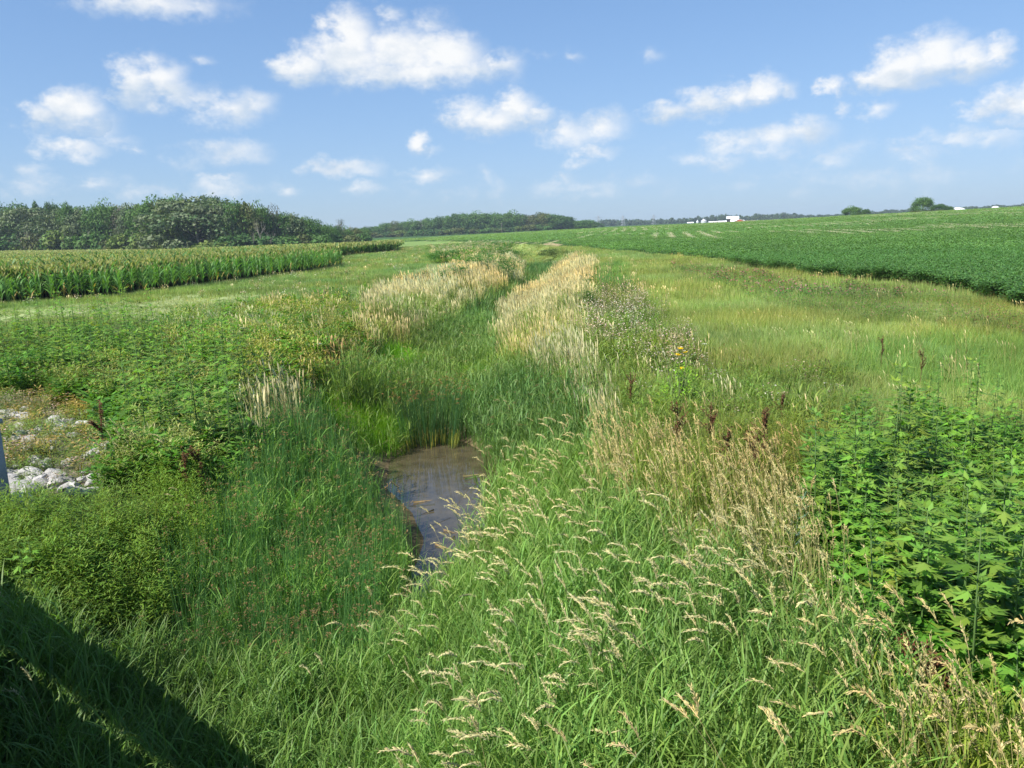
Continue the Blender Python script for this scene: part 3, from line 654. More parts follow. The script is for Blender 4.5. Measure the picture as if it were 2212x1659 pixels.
def build_corn():
    variants = []
    for i in range(7):
        st, lv, ta = corn_parts()
        variants.append((st.mesh('corn_stalk', M_leaf), lv.mesh('corn_leaves', M_leaf), ta.mesh('corn_tassel', M_dry), [q.arr() for q in (st, lv, ta)]))
    edge = [(-46, 35.5), (-31.5, 49.8), (-27.1, 54.8), (-23.4, 66), (-19.6, 85), (-19.3, 94)]
    cnt = 0
    for row in range(3):
        for a, b in zip(edge[:-1], edge[1:]):
            a, b = np.array(a), np.array(b); L = np.linalg.norm(b-a); d = (b-a)/L; nn = np.array([-d[1], d[0]])
            s = U(0, .4)
            while s < L:
                s += U(.42, 1.05)+(.12 if row else 0)
                if cnt >= 300: break
                p = a+d*s+nn*(row*.76+U(-.12, .12)); v = variants[random.randrange(7)]
                px, _, _ = proj((p[0], p[1], 1))
                if px < -40: continue
                root = empty('corn_plant', (p[0], p[1], gz(p[0], p[1])), U(0, 6.3)); root.scale = [U(.85, 1.2)]*2+[U(.82, 1.14)]
                tag(root, 'leafy green corn plant with a yellow tassel in the outermost rows of the cornfield', 'corn plant', 'corn plants along the field edge')
                link('stalk', v[0], root); link('leaves', v[1], root); link('tassel', v[2], root); cnt += 1
    # the rest of the field as one mass
    st = Stuff(); ROWGAP = 1
    full = [tuple(np.concatenate([q[i]+(0 if i != 1 else off) for q, off in zip(v[3], (0, len(v[3][0][0]), len(v[3][0][0])+len(v[3][1][0])))]) for i in range(3)) for v in variants]
    lod1 = []; lod2 = []
    for _ in range(5):
        t = T()
        for k in range(3):
            x, y = U(-.45, .45), U(-.45, .45); h = U(1.6, 1.85)
            for i in range(7): ribbon(t, (x, y, h*U(.45, .95)), U(0, 6.3), U(.5, .85), .14, U(.2, .5), U(.9, 1.7), 2, jit((.12, .235, .06), .3), twist=U(-.6, .6))
            for i in range(7): ribbon(t, (x, y, h), U(0, 6.3), U(.25, .4), .075, U(0, .7), .2, 1, jit((.42, .42, .15), .2), prof='stem')
        lod1.append(t.arr()); t = T()
        for k in range(5):
            x, y = U(-1.3, 1.3), U(-1.3, 1.3); h = U(1.5, 1.85)
            for i in range(3): ribbon(t, (x, y, h*U(.6, .8)), U(0, 6.3), U(.5, .9), .30, U(.2, .6), U(.6, 1.4), 1, jit((.14, .24, .06), .3), prof='stem', twist=U(-.6, .6))
            for i in range(6): ribbon(t, (x+U(-.3, .3), y+U(-.3, .3), h*.97), U(0, 6.3), U(.3, .45), .17, U(0, .6), .2, 1, jit((.40, .41, .15), .2), prof='stem')
        lod2.append(t.arr())
    def put(tms, x, y, sc, vary=1):
        z = ground(x, y); n = len(x); var = rng.integers(0, len(tms), n); lw = vnoise(x, y, 16)
        tn = np.ones((n, 3))*(.75+.5*lw[:, None])*rng.uniform(.85, 1.15, (n, 1))
        for v in range(len(tms)):
            q = var == v; st.stamp(tms[v], np.stack([x, y, z], -1)[q], rng.uniform(0, 6.3, q.sum()), np.stack([sc[q], rng.uniform(.84, 1.12, q.sum())], -1), tn[q])
    xs, ys = [], []
    alle = edge+[(-27, 112), (-29, 142), (-22.7, 166), (-30, 225)]
    for row in range(3, 11):
        for j, (a, b) in enumerate(zip(alle[:-1], alle[1:])):
            a, b = np.array(a), np.array(b); L = np.linalg.norm(b-a); d = (b-a)/L; nn = np.array([-d[1], d[0]])
            r0 = row if j < 5 else row-3
            s = np.arange(0, L, .42 if j < 5 else .6); s = s+rng.uniform(-.15, .15, len(s)); p = a+d*s[:, None]+nn*(r0*.76+rng.uniform(-.15, .15, (len(s), 1)))
            xs.append(p[:, 0]); ys.append(p[:, 1])
    x, y = np.concatenate(xs), np.concatenate(ys); k = pip(CORN, x, y); put(full, x[k], y[k], np.ones(k.sum()))
    n = 60000; r = np.exp(rng.uniform(math.log(52), math.log(420), n)); a = rng.uniform(R(-50), R(-6), n); x, y = r*np.sin(a), r*np.cos(a)
    k = pip(CORN, x, y); x, y, r = x[k], y[k], r[k]
    # distance from the front edge
    d = np.full(len(x), 1e9)
    for a_, b_ in zip(edge[:-1], edge[1:]):
        a_, b_ = np.array(a_), np.array(b_); ab = b_-a_; t = np.clip(((x-a_[0])*ab[0]+(y-a_[1])*ab[1])/(ab@ab), 0, 1); d = np.minimum(d, np.hypot(x-a_[0]-t*ab[0], y-a_[1]-t*ab[1]))
    k = (d > 3) & (r < 130); put(lod1, x[k], y[k], np.ones(k.sum())); k = (d > 5) & (r >= 130); put(lod2, x[k], y[k], np.clip(r[k]/200, 1, 2))
    tag(st.build('corn_field', M_leaf), 'tasselled corn filling the field in front of the left wood', 'crop', kind='stuff')
build_corn()

# ------------------------------------------------------------ trees
def crown_mesh(seed, c0, c1, ncl=60, cards=46, size=.05, rad=.13, flat=1.0, hole=0.0):
    rs = np.random.default_rng(seed); Vs = []; Cs = []
    lobes = rs.normal(size=(7, 3)); lobes /= np.linalg.norm(lobes, axis=1)[:, None]; amp = rs.uniform(-.18, .25, 7)
    for i in range(ncl):
        d = rs.normal(size=3); d /= np.linalg.norm(d); 
        if d[2] < -.55: d[2] *= -.6
        f = 1+(amp*np.clip(lobes@d, 0, 1)**2).sum(); rr = rs.uniform(.45, 1)**.4*.84*(.75+.25*f)
        cen = np.array([0, 0, .50])+d*rr*np.array([.5, .5, .45]); cr = rad*rs.uniform(.6, 1.25)
        cc = np.array(c0)*rs.uniform(.72, 1.28)*np.array([rs.uniform(.85, 1.2), 1, rs.uniform(.8, 1.1)])
        n = int(cards*rs.uniform(.6, 1.3)); q = rs.normal(size=(n, 3)); q /= np.linalg.norm(q, axis=1)[:, None]
        pos = cen+q*cr*rs.uniform(.55, 1.05, (n, 1))*np.array([1.15, 1.15, .75*flat])
        nr = q*.8+rs.normal(size=(n, 3))*.55+np.array([0, 0, .35]); nr /= np.linalg.norm(nr, axis=1)[:, None]
        a = np.cross(nr, rs.normal(size=(n, 3))); a /= np.linalg.norm(a, axis=1)[:, None]; b = np.cross(nr, a)
        s = size*rs.uniform(.6, 1.3, (n, 1))
        tr = np.stack([pos+a*s*.6, pos-a*s*.35+b*s*.55, pos-a*s*.35-b*s*.5], 1); Vs.append(tr.reshape(-1, 3))
        col = cc*rs.uniform(.8, 1.2, (n, 1)); m = (rs.random(n) < .4)[:, None]; col = np.where(m, col*.5+np.array(c1)*.5*rs.uniform(.8, 1.2), col)
        Cs.append(np.repeat(col, 3, 0))
    V = np.concatenate(Vs); Fc = np.arange(len(V)).reshape(-1, 3); lo = .04 if cards > 30 or size > .1 else .25
    a, b = np.percentile(V[:, 2], .5), np.percentile(V[:, 2], 99.5); V[:, 2] = lo+(V[:, 2]-a)/(b-a)*(.99-lo); V[:, :2] *= .5/np.percentile(np.abs(V[:, :2]), 99)
    return mesh_np('crown', V, Fc, np.concatenate(Cs), M_crown)
def branch(t, p, d, L, r, depth, c, spread=.6):
    d = d/np.linalg.norm(d); mid = p+d*L*.5+np.array([U(-1, 1), U(-1, 1), 0])*L*.05; e = p+d*L+np.array([U(-1, 1), U(-1, 1), U(0, .5)])*L*.1
    tube(t, [p, mid, e], [r, r*.8, r*.55], c, 5 if depth > 1 else 3)
    if depth == 0: return
    for k in range(random.choice((2, 3))+(depth == 3)):
        q = p+(e-p)*U(.45, 1); nd = d+np.array([U(-1, 1), U(-1, 1), U(-.2, .7)])*spread
        branch(t, q, nd, L*U(.5, .75), r*.5, depth-1, c, spread)
def trunk_mesh(c, wide=.018):
    t = T(); tube(t, [(0, 0, -.05), (.005, .0, .2), (.0, .01, .5), (0, 0, .72)], [wide*1.5, wide, wide*.7, wide*.3], c, 7)
    for k in range(6):
        a = U(0, 6.3); z = U(.22, .5); branch(t, np.array([0, 0, z]), np.array([cos(a), sin(a), U(.5, 1.2)]), U(.14, .24), wide*.45, 1, c)
    return t.mesh('trunk', M_bark)
def bare_mesh(c, seed):
    random.seed(seed); t = T(); branch(t, np.array([0, 0, -.03]), np.array([0, 0, 1.0]), .42, .016, 4, c, .55); random.seed(seed+50); return t.mesh('bare_branches', M_bark)
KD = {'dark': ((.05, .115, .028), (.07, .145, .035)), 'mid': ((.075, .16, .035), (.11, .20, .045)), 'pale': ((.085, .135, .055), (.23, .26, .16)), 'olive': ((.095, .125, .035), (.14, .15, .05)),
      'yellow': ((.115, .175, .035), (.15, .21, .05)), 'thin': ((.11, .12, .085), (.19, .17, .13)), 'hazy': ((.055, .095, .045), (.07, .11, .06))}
KW = {'dark': 'dark green', 'mid': 'mid green', 'pale': 'silvery pale-leaved', 'olive': 'brownish olive', 'yellow': 'fresh yellow-green', 'thin': 'thin greyish half-bare', 'hazy': 'hazy blue-green'}
CR = {}
for i, k in enumerate(KD):
    CR[k] = [crown_mesh(100+i*10+j, *KD[k], ncl={'thin': 45, 'pale': 110}.get(k, 80), cards=90 if k != 'thin' else 26, size=.034 if k != 'pale' else .026, rad=.15 if k != 'pale' else .10, flat=1 if k != 'pale' else .75) for j in range(3)]
BUSHY = {k: [crown_mesh(300+j, *KD[k], ncl=34, cards=44, size=.085, rad=.19) for j in range(2)] for k in ('dark', 'mid', 'yellow', 'olive')}
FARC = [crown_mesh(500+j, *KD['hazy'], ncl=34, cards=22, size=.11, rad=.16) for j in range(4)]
random.seed(21)
TRK = [trunk_mesh((.20, .17, .13)), trunk_mesh((.34, .32, .27), .013)]; BARE = [bare_mesh((.30, .27, .23), 60+i) for i in range(4)]
def top_h(px, top, D):
    d = ray(px, top); return H+d[2]/math.hypot(d[0], d[1])*D
def tree(px, top, wpx, kind, D, sink=0, group=None, label=None, bush=False):
    p = at_d(px, D); h = max(top_h(px, top, D)-p[2], 1.2); w = wpx*D/F*1.55
    if bush: h = max(h, 1.5)
    root = empty('bush' if bush else 'tree', p, U(0, 6.3)); root.scale = (w, w*U(.85, 1), h*1.03)
    root['label'] = label or ''; root['category'] = 'bush' if bush else ('tree'); 
    if group: root['group'] = group
    if kind == 'bare': link('branches', random.choice(BARE), root); link('root_flare', FLARE, root); return root
    if bush:
        o = link('crown', random.choice(BUSHY[kind]), root); o.location.z = -.12; link('stems', STEMS, root)
    else:
        link('crown', random.choice(CR[kind]), root); link('trunk', TRK[1 if kind in ('thin', 'pale') else 0], root)
    return root
_t = T(); tube(_t, [(0, 0, -.05), (0, 0, .02), (0, 0, .06)], [.035, .022, .016], (.28, .25, .21), 8); FLARE = _t.mesh('root_flare', M_bark)
_t = T()
for _ in range(7): _a = U(0, 6.3); tube(_t, [(0, 0, -.05), (cos(_a)*.12, sin(_a)*.12, .3), (cos(_a)*.25, sin(_a)*.25, .62)], [.02, .014, .006], (.17, .14, .10), 4)
STEMS = _t.mesh('stems', M_bark)
ORD = ['leftmost', 'second', 'third', 'fourth', 'fifth', 'sixth', 'seventh', 'eighth', 'ninth', 'tenth', 'eleventh', 'twelfth', 'thirteenth', 'fourteenth', 'fifteenth', 'sixteenth', 'seventeenth', 'eighteenth', 'nineteenth', 'twentieth']
def name_row(items, place, what):
    """items: (px, root, kind) of one stand; labels by look and by order among its look-alikes"""
    by = {}
    for px, root, kind in items: by.setdefault(kind, []).append((px, root))
    for kind, l in by.items():
        l.sort(key=lambda q: q[0])
        look = KW.get(kind, 'bare grey-branched dead')
        for i, (px, root) in enumerate(l):
            if len(l) == 1: s = f'only {look} {what} {place}'
            elif i == len(l)-1: s = f'rightmost {look} {what} {place}'
            elif i < 20: s = f'{look} {what} {place}, {ORD[i]} of its colour'+(' from left' if i else '')
            else: s = f'{look} {what} {place}, {ORD[len(l)-1-i]} of its colour from right'
            root['label'] = s
LW = [(-40,450,60,'dark'),(0,449,50,'dark'),(40,444,42,'dark'),(84,440,24,'dark'),(55,453,80,'pale'),(115,441,26,'dark'),(150,443,30,'mid'),(180,454,62,'pale'),(120,457,70,'pale'),(215,447,46,'mid'),
      (236,439,40,'mid'),(266,446,36,'thin'),(288,444,40,'pale'),(330,434,66,'mid'),(362,433,52,'mid'),(395,428,50,'mid'),(425,432,135,'pale'),(458,427,52,'dark'),(505,438,52,'mid'),(485,446,44,'pale'),
      (532,441,52,'olive'),(562,442,48,'mid'),(590,443,26,'thin'),(612,463,40,'mid'),(603,458,26,'bare'),(632,465,48,'pale'),(652,466,24,'bare'),(662,472,40,'mid'),(676,476,34,'dark'),(690,481,20,'bare'),(736,474,17,'thin'),(712,490,30,'mid'),(752,484,22,'bare'),(700,486,30,'mid'),(722,490,28,'dark'),(742,492,26,'mid'),(762,493,28,'olive'),(783,494,26,'mid')]
L_, B_ = [], []
def Dl(px): return float(np.interp(px, [-60, 300, 480, 700, 800], [390, 340, 300, 310, 420]))
for (px, top, w, k) in LW: L_.append((px, tree(px, top, w, k, Dl(px)+(14 if k == 'dark' else 0), group='trees of the left wood'), k))
for i in range(26):                                     # inner trees that close the gaps
    px = -50+i*27+U(-8, 8); top = float(np.interp(px, [0, 300, 430, 560, 640, 700], [452, 446, 436, 450, 474, 492]))+U(0, 10)
    L_.append((px, tree(px, top, U(40, 60), k := random.choice(('dark', 'dark', 'mid', 'olive')), Dl(px)+U(18, 40), group='trees of the left wood'), k))
for (px, top, w, k) in [(20,500,50,'dark'),(35,523,40,'yellow'),(75,500,44,'olive'),(112,512,40,'dark'),(128,492,52,'yellow'),(165,505,44,'mid'),(205,498,50,'mid'),(240,512,40,'olive'),(262,500,40,'yellow'),
      (310,498,46,'yellow'),(335,512,44,'olive'),(362,490,38,'yellow'),(392,512,40,'mid'),(455,516,44,'yellow'),(500,505,50,'dark'),(545,500,56,'dark'),(585,508,44,'dark'),(478,520,34,'yellow'),(620,506,40,'mid'),(650,503,38,'olive'),(686,502,36,'mid'),(715,500,34,'dark'),(745,504,40,'olive'),(772,500,36,'mid')]:
    B_.append((px, tree(px, top, w, k, Dl(px)-12, group='bushes along the left wood', bush=True), k))
name_row(L_, 'in the left wood', 'tree'); name_row(B_, 'below the left wood', 'bush')
for px in (47, 60, 79, 130, 143, 262, 281, 303, 182, 545, 560, 583):     # pale leafless stems at the wood's edge
    D = Dl(px)-16; p = at_d(px, D); h = U(9, 13); r = empty('dead_tree', p, U(0, 6)); r.scale = (h*.7, h*.7, h); link('trunk', BARE[px % 4], r)
    tag(r, f'pale leafless stem at the front of the left wood', 'tree', 'pale leafless stems at the wood edge')
CW = [(775,497,30,'mid'),(795,491,28,'dark'),(812,489,26,'mid'),(833,485,28,'mid'),(852,482,28,'olive'),(872,480,30,'mid'),(893,478,30,'mid'),(912,476,26,'thin'),(930,472,32,'mid'),(950,468,24,'dark'),(967,467,30,'mid'),
      (988,465,34,'dark'),(1010,463,40,'mid'),(1035,461,40,'mid'),(1062,462,38,'mid'),(1083,465,34,'mid'),(1105,460,40,'mid'),(1125,463,30,'dark'),(1145,463,36,'thin'),(1166,461,40,'olive'),(1190,462,36,'mid'),
      (1212,467,36,'dark'),(1228,472,24,'dark'),(1246,480,26,'mid'),(1268,478,34,'mid'),(1285,481,26,'dark')]
C_, D_ = [], []
for (px, top, w, k) in CW: C_.append((px, tree(px, top+U(-3, 2), w*1.0, k, 700, group='trees of the middle wood'), k))
for i in range(24):
    px = 800+i*20+U(-6, 6); top = float(np.interp(px, [790, 950, 1100, 1200, 1290], [492, 471, 464, 468, 484]))+U(2, 7)
    k = random.choice(('dark', 'mid', 'olive')); C_.append((px, tree(px, top, U(26, 38), k, 700+U(20, 60), group='trees of the middle wood'), k))
for i in range(24):
    px = 785+i*17+U(-4, 4); k = random.choice(('mid', 'olive', 'dark', 'yellow')); D_.append((px, tree(px, float(np.interp(px, [780, 950, 1200], [503, 493, 484]))+U(-3, 4), U(20, 30), k, 660, group='bushes of the middle wood', bush=True), k))
name_row(C_, 'in the middle wood', 'tree'); name_row(D_, 'below the middle wood', 'bush')
r = empty('dead_tree', at_d(1084, 645), 1); r.scale = (9, 9, 12); link('trunk', BARE[1], r); tag(r, 'single white leafless trunk before the middle wood', 'tree')
def farline():
    xs = list(np.arange(1298, 1730, 10.0))+list(np.arange(1735, 1790, 13.0))+list(np.arange(1790, 1990, 9.0))+list(np.arange(2050, 2300, 10.0))
    for px in xs:
        px += U(-3, 3); D = U(1350, 1550)
        top = float(np.interp(px, [1298, 1400, 1480, 1530, 1570, 1600, 1640, 1700, 1725, 1735, 1800, 1900, 1990, 2060, 2130, 2212, 2300], [477, 476, 472, 469, 465, 466, 464, 461, 463, 468, 465, 457, 451, 450, 447, 440, 436]))+U(-4, 1)
        d = at_d(px, D); zt = top_h(px, top, D); b = H+ (ray(px, float(np.interp(px, [1298, 1600, 1850, 2212], [492, 484, 467, 449])))[2]/1.0)*D/1.2-3
        h = max(zt-min(d[2], b), 6); w = U(13, 20)*D/F
        root = empty('tree', (d[0], d[1], zt-h), U(0, 6)); root.scale = (w*1.2, w*1.2, h)
        link('crown', random.choice(FARC), root); link('trunk', TRK[0], root)
        tag(root, 'hazy blue-green tree in the thin line along the far horizon', 'tree', 'trees of the far horizon line')
farline()
NAMED = [(1840,446,40,'mid',430,'round lone tree on the crest, nearest the farm'),(1868,452,20,'dark',440,'small dark bush-like tree just right of the round lone tree'),
         (1990,427,36,'mid',420,'tallest tree of the clump on the crest at right'),(2026,441,30,'dark',425,'dark rounded tree beside the tall tree on the crest'),(2047,446,18,'dark',430,'small dark tree ending the crest clump on the right')]
for (px, top, w, k, D, lb) in NAMED: tree(px, top, w*(.72 if px > 1900 else .6), k, D, label=lb)
for (px, top, w, lb) in [(1985,456,34,'low olive bush left under the tall crest tree'),(2022,456,34,'low olive bush under the dark rounded crest tree')]: tree(px, top, w, 'olive', 412, label=lb, bush=True)

# ------------------------------------------------------------ farm, domes and pylons far off
def quadmesh(name, V, Fs, m):
    me = bpy.data.meshes.new(name); me.from_pydata([tuple(v) for v in V], [], [tuple(f) for f in Fs]); me.update(); me.materials.append(m); return me
def farm_at(px, D, dz=0): p = at_d(px, D); p[2] = dz; return p
def gable(root, L, Wd, eave, ridge, wall, roof, endm=None, over=.5):
    x, y = L/2, Wd/2
    V = [(-x,-y,-3),(x,-y,-3),(x,y,-3),(-x,y,-3),(-x,-y,eave),(x,-y,eave),(x,y,eave),(-x,y,eave),(-x,0,ridge-.15),(x,0,ridge-.15)]
    link('wall', quadmesh('wall', V, [(0,1,5,4),(2,3,7,6),(0,4,8,7,3),(1,2,6,9,5)], wall), root)
    if endm:
        for s in (-1,):
            V2 = [(s*(x+.1), -y, -3), (s*(x+.1), y, -3), (s*(x+.1), y, eave), (s*(x+.1), 0, ridge-.2), (s*(x+.1), -y, eave)]
            link('gable_end', quadmesh('gable_end', V2, [(0,1,2,3,4)], endm), root)
    X, Y = x+over, y+over; e = eave-over*(ridge-eave)/y; th = .25
    V = [(-X,-Y,e),(X,-Y,e),(X,0,ridge),(-X,0,ridge),(X,Y,e),(-X,Y,e),(-X,-Y,e-th),(X,-Y,e-th),(X,0,ridge-th),(-X,0,ridge-th),(X,Y,e-th),(-X,Y,e-th)]
    link('roof', quadmesh('roof', V, [(0,1,2,3),(3,2,4,5),(7,6,9,8),(8,9,11,10),(0,6,7,1),(4,10,11,5),(1,7,8,2),(2,8,10,4),(0,3,9,6),(3,5,11,9)], roof), root)
def zpix(px, py, D): return top_h(px, py, D)
def build_farm():
    D = 820
    def base(px, py): z = zpix(px, py, D); p = at_d(px, D); return np.array([p[0], p[1], z])
    s = D/F
    b = base(1582, 479.5); r = empty('barn', b, R(-12)); tag(r, 'tall white barn with a pale blue roof on the far farm', 'barn')
    gable(r, 23*s, 9*s, 8*s, 11.5*s, M_white, M_roof)
    v, q = boxes([(-4, -4.5*s-.05, 1.3, 3.2, .2, 3.4)]); link('door', mesh_np('door', v, q, None, M_dark), r)
    b = base(1592, 479.0)-np.array([0, 6*s, 0]); b[1] += -4; r = empty('shed', b, R(78)); tag(r, 'red gabled shed in front of the white barn', 'shed')
    gable(r, 10, 19*s, 1.6*s, 5.4*s, M_red, M_white, M_red)
    for px, w, L, hh, lb in [(1560,9,17,3.4,'long low white shed left of the tall barn'),(1539,8,15,2.2,'low white shed between the grain bins and the barn'),(1491,7,11,2.4,'small white-roofed shed at the left end of the farm')]:
        b = base(px, 482.2 if px < 1500 else 480.5); r = empty('shed', b, R(-8)); tag(r, lb, 'shed'); gable(r, L*s, w*s, hh*s*.5, hh*s, M_white, M_white)
        v, q = boxes([(L*s*.2, -w*s/2-.05, hh*s*.15, 1.6, .2, hh*s*.5)]); link('door', mesh_np('door', v, q, None, M_dark), r)
    for px, w, hh, lb in [(1520,11.5,8.5,'large silver grain bin with a domed roof'),(1506.5,5,6,'small silver grain bin left of the large one'),(1606,5.5,4.6,'grain bin at the right end of the farm')]:
        b = base(px, 482.5 if px < 1530 else 480); root = empty('grain_bin', b, 0); tag(root, lb, 'grain bin')
        n = 24; R0 = w*s/2; V = []; Q = []; wall = hh*s*.55
        for k in range(n):
            a = 2*pi*k/n; V += [(R0*cos(a), R0*sin(a), -3), (R0*cos(a), R0*sin(a), wall)]
        Q = [(2*k, 2*((k+1) % n), 2*((k+1) % n)+1, 2*k+1) for k in range(n)]
        link('drum', quadmesh('drum', V, Q, M_bin), root)
        V = []; prof = [(1.04, wall-.05), (.8, wall+.45*(hh*s-wall)), (.45, wall+.82*(hh*s-wall)), (.12, hh*s)]
        for f, z in prof: V += [(R0*f*cos(2*pi*k/n), R0*f*sin(2*pi*k/n), z) for k in range(n)]
        Q = [(i*n+k, i*n+(k+1) % n, (i+1)*n+(k+1) % n, (i+1)*n+k) for i in range(3) for k in range(n)]+[tuple(range(3*n, 4*n))]
        link('roof', quadmesh('bin_roof', V, Q, M_bin), root)
        v, q = boxes([(0, 0, hh*s+.25, R0*.22, R0*.22, .6)]); link('cap', mesh_np('cap', v, q, None, M_bin), root)
    for px, py, w, hh, lb in [(2064,454,28,5,'wide white domed storage roof beyond the right crest'),(2146,448.5,12,2.6,'small white domed roof near the right edge of the horizon')]:
        D2 = 900; p = at_d(px, D2); p[2] = zpix(px, py, D2); R0 = w*D2/F/2; hz = hh*D2/F; root = empty('storage_dome', p, 0); tag(root, lb, 'dome'); n = 28; V = []
        for i in range(7):
            a = i/6*pi/2; V += [(R0*cos(a)*cos(2*pi*k/n), R0*cos(a)*sin(2*pi*k/n), hz*sin(a)**1.1) for k in range(n)]
        Q = [(i*n+k, i*n+(k+1) % n, (i+1)*n+(k+1) % n, (i+1)*n+k) for i in range(6) for k in range(n)]
        link('roof', quadmesh('dome', V, Q, M_white), root)
        V = [(R0*1.0*cos(2*pi*k/n), R0*1.0*sin(2*pi*k/n), z) for z in (-4, 0) for k in range(n)]
        link('wall', quadmesh('dome_wall', V, [(k, (k+1) % n, n+(k+1) % n, n+k) for k in range(n)], M_conc), root)
build_farm()
def build_pylons():
    t = T(); h = 24.0
    def leg(z): return 2.6*(1-z/h)**.8+.45
    zs = [0, 4.5, 9, 13, 16.5, 19.5, 22, 24]
    for a, b in zip(zs[:-1], zs[1:]):
        ca = [(sx*leg(a), sy*leg(a), a) for sx, sy in ((-1,-1),(1,-1),(1,1),(-1,1))]; cb = [(sx*leg(b), sy*leg(b), b) for sx, sy in ((-1,-1),(1,-1),(1,1),(-1,1))]
        for i in range(4):
            tube(t, [ca[i], cb[i]], [.16, .15], (1, 1, 1), 4); tube(t, [ca[i], cb[(i+1) % 4]], [.09, .09], (1, 1, 1), 3); tube(t, [ca[(i+1) % 4], cb[i]], [.09, .09], (1, 1, 1), 3)
    arms = T()
    for z, w in ((17, 6), (20.5, 7.5), (23.6, 4)):
        tube(arms, [(-w, 0, z), (w, 0, z)], [.14, .14], (1, 1, 1), 4); tube(arms, [(-w, 0, z), (0, 0, z+1.3), (w, 0, z)], [.09, .1, .09], (1, 1, 1), 3)
    m1, m2 = t.mesh('pylon_lattice', M_steel), arms.mesh('pylon_arms', M_steel)
    for px, D, lb in [(1293,1150,'lattice pylon at the right end of the middle wood'),(1346,1250,'lattice pylon right of the wood-end pylon'),(1412,1300,'lattice pylon midway between the middle wood and the farm')]:
        p = at_d(px, D); r = empty('pylon', p, R(20)); tag(r, lb, 'pylon'); r.scale = (.8, .8, .62); link('lattice_tower', m1, r); link('crossarms', m2, r)
build_pylons()

# ------------------------------------------------------------ individual plants and stones near the viewer
def ragweed_parts():
    st, lv = T(), T(); h = U(1.15, 1.5); lx, ly = U(-.1, .1), U(-.1, .1)
    tube(st, [(0, 0, 0), (lx*.5, ly*.5, h*.5), (lx, ly, h)], [.009, .007, .003], (.12, .21, .06), 4)
    n = 15; rot = U(0, 3); tv = np.array([U(.8, 1.3), U(.8, 1.2), 1])
    for i in range(n):
        u = .28+.72*i/(n-1); z = h*u; sz = (.14 if u < .85 else .09)*U(.75, 1.2); c = tv*jit((.15, .31, .04), .3) if U(0, 1) > .012 else jit((.24, .28, .05), .2)
        for s in range(2):
            az = rot+i*pi/2+s*pi+U(-.25, .25); b = np.array([lx*u, ly*u, z]); e = b+np.array([cos(az), sin(az), .45])*sz*.45
            tube(st, [b, e], [.003, .002], (.14, .24, .07), 3); tl = U(-.7, .3)
            for da, f in ((0, 1), (.7, .8), (-.7, .8), (1.3, .5), (-1.3, .5)): leafcard(lv, e, az+da, tl+U(-.15, .15), sz*f, sz*.30*f, c*U(.88, 1.14), .1)
    for k in range(6): leafcard(lv, (lx, ly, h), U(0, 6.3), U(-.3, .6), .08, .028, jit((.18, .32, .06), .15))
    return st.mesh('ragweed_stem', M_leaf), lv.mesh('ragweed_leaves', M_leaf)
RAG = [ragweed_parts() for _ in range(9)]
def place_in(zone, n, ymin, ymax, seed, hs):
    rs = np.random.default_rng(seed); out = []
    i = ZNAMES.index(zone); tries = 0
    while len(out) < n and tries < 60:
        tries += 1; m = 600; a = rs.uniform(R(-40), R(38), m); r = np.sqrt(rs.uniform(ymin**2, ymax**2, m)); x, y = r*np.sin(a), r*np.cos(a); z = ground(x, y); zi = zone_of(x, y, z)
        for k in np.nonzero(zi == i)[0]:
            if len(out) >= n: break
            if all((x[k]-p[0])**2+(y[k]-p[1])**2 > hs*hs for p in out): out.append((x[k], y[k], z[k]))
    return out
def rag(p, s, lb, gr):
    v = random.choice(RAG); s = max(s, .45); r = empty('ragweed_plant', p, U(0, 6.3)); r.scale = (s, s, s*U(.9, 1.1)); tag(r, lb, 'weed', gr); link('stem', v[0], r); link('leaves', v[1], r)
for p in place_in('ragweed', 210, 4, 20, 5, .17): rag(p, U(.62, .95)+.95*(float(vnoise(p[0], p[1], 1.1))-.42), 'bright green lobed-leaf ragweed in the tall thicket at the right edge', 'ragweed thicket at the right edge')
for p in place_in('rag_l', 170, 10, 42, 6, .38): rag(p, U(.95, 1.35)+.9*(float(vnoise(p[0], p[1], 2.2))-.4), 'lobed-leaf ragweed in the tall stand on the left bank by the mown strip', 'ragweed stand on the left bank')
for (px, py) in [(405,905),(430,930),(455,900),(480,940),(380,930),(415,955),(455,960),(500,915)]: rag(at(px, py, .5), U(.8, 1), 'dark leafy ragweed in the small clump below the left bank weeds', 'small ragweed clump on the left slope')
for (px, py) in [(75,1235),(60,1280)]: rag(at(px, py, .5), .75, 'pale green ragweed sprig by the left edge above the shadow', 'ragweed sprigs at the left edge')

def dock_parts(col=(.105, .045, .022)):
    st, sd = T(), T(); h = U(.85, 1.15); tube(st, [(0, 0, 0), (.02, 0, h*.5), (.03, .01, h)], [.007, .006, .003], (.17, .09, .05), 4)
    brs = [((.03, .01, h), np.array([0, 0, -1.0]), h*.5)]
    for k in range(7):
        z = h*U(.45, .85); a = U(0, 6.3); e = np.array([cos(a)*.10, sin(a)*.10, z+U(.12, .22)]); tube(st, [(.02, 0, z), e], [.004, .002], (.17, .09, .05), 3); brs.append((e, np.array([.02, 0, z])-e, np.linalg.norm(e-np.array([.02, 0, z]))))
    for e, d, L in brs:
        d = d/np.linalg.norm(d)
        for k in range(max(18, int(L*300))):
            p = np.array(e)+d*L*U(0, 1); a = U(0, 6.3); tri(sd, p+np.array([cos(a), sin(a), 0])*U(0, .014), a, U(-.5, .9), U(.016, .03), U(.014, .022), jit(col, .35))
    return st.mesh('dock_stem', M_dry), sd.mesh('dock_seeds', M_dry)
DOCK = [dock_parts() for _ in range(4)]; DOCKR = dock_parts((.13, .06, .03))
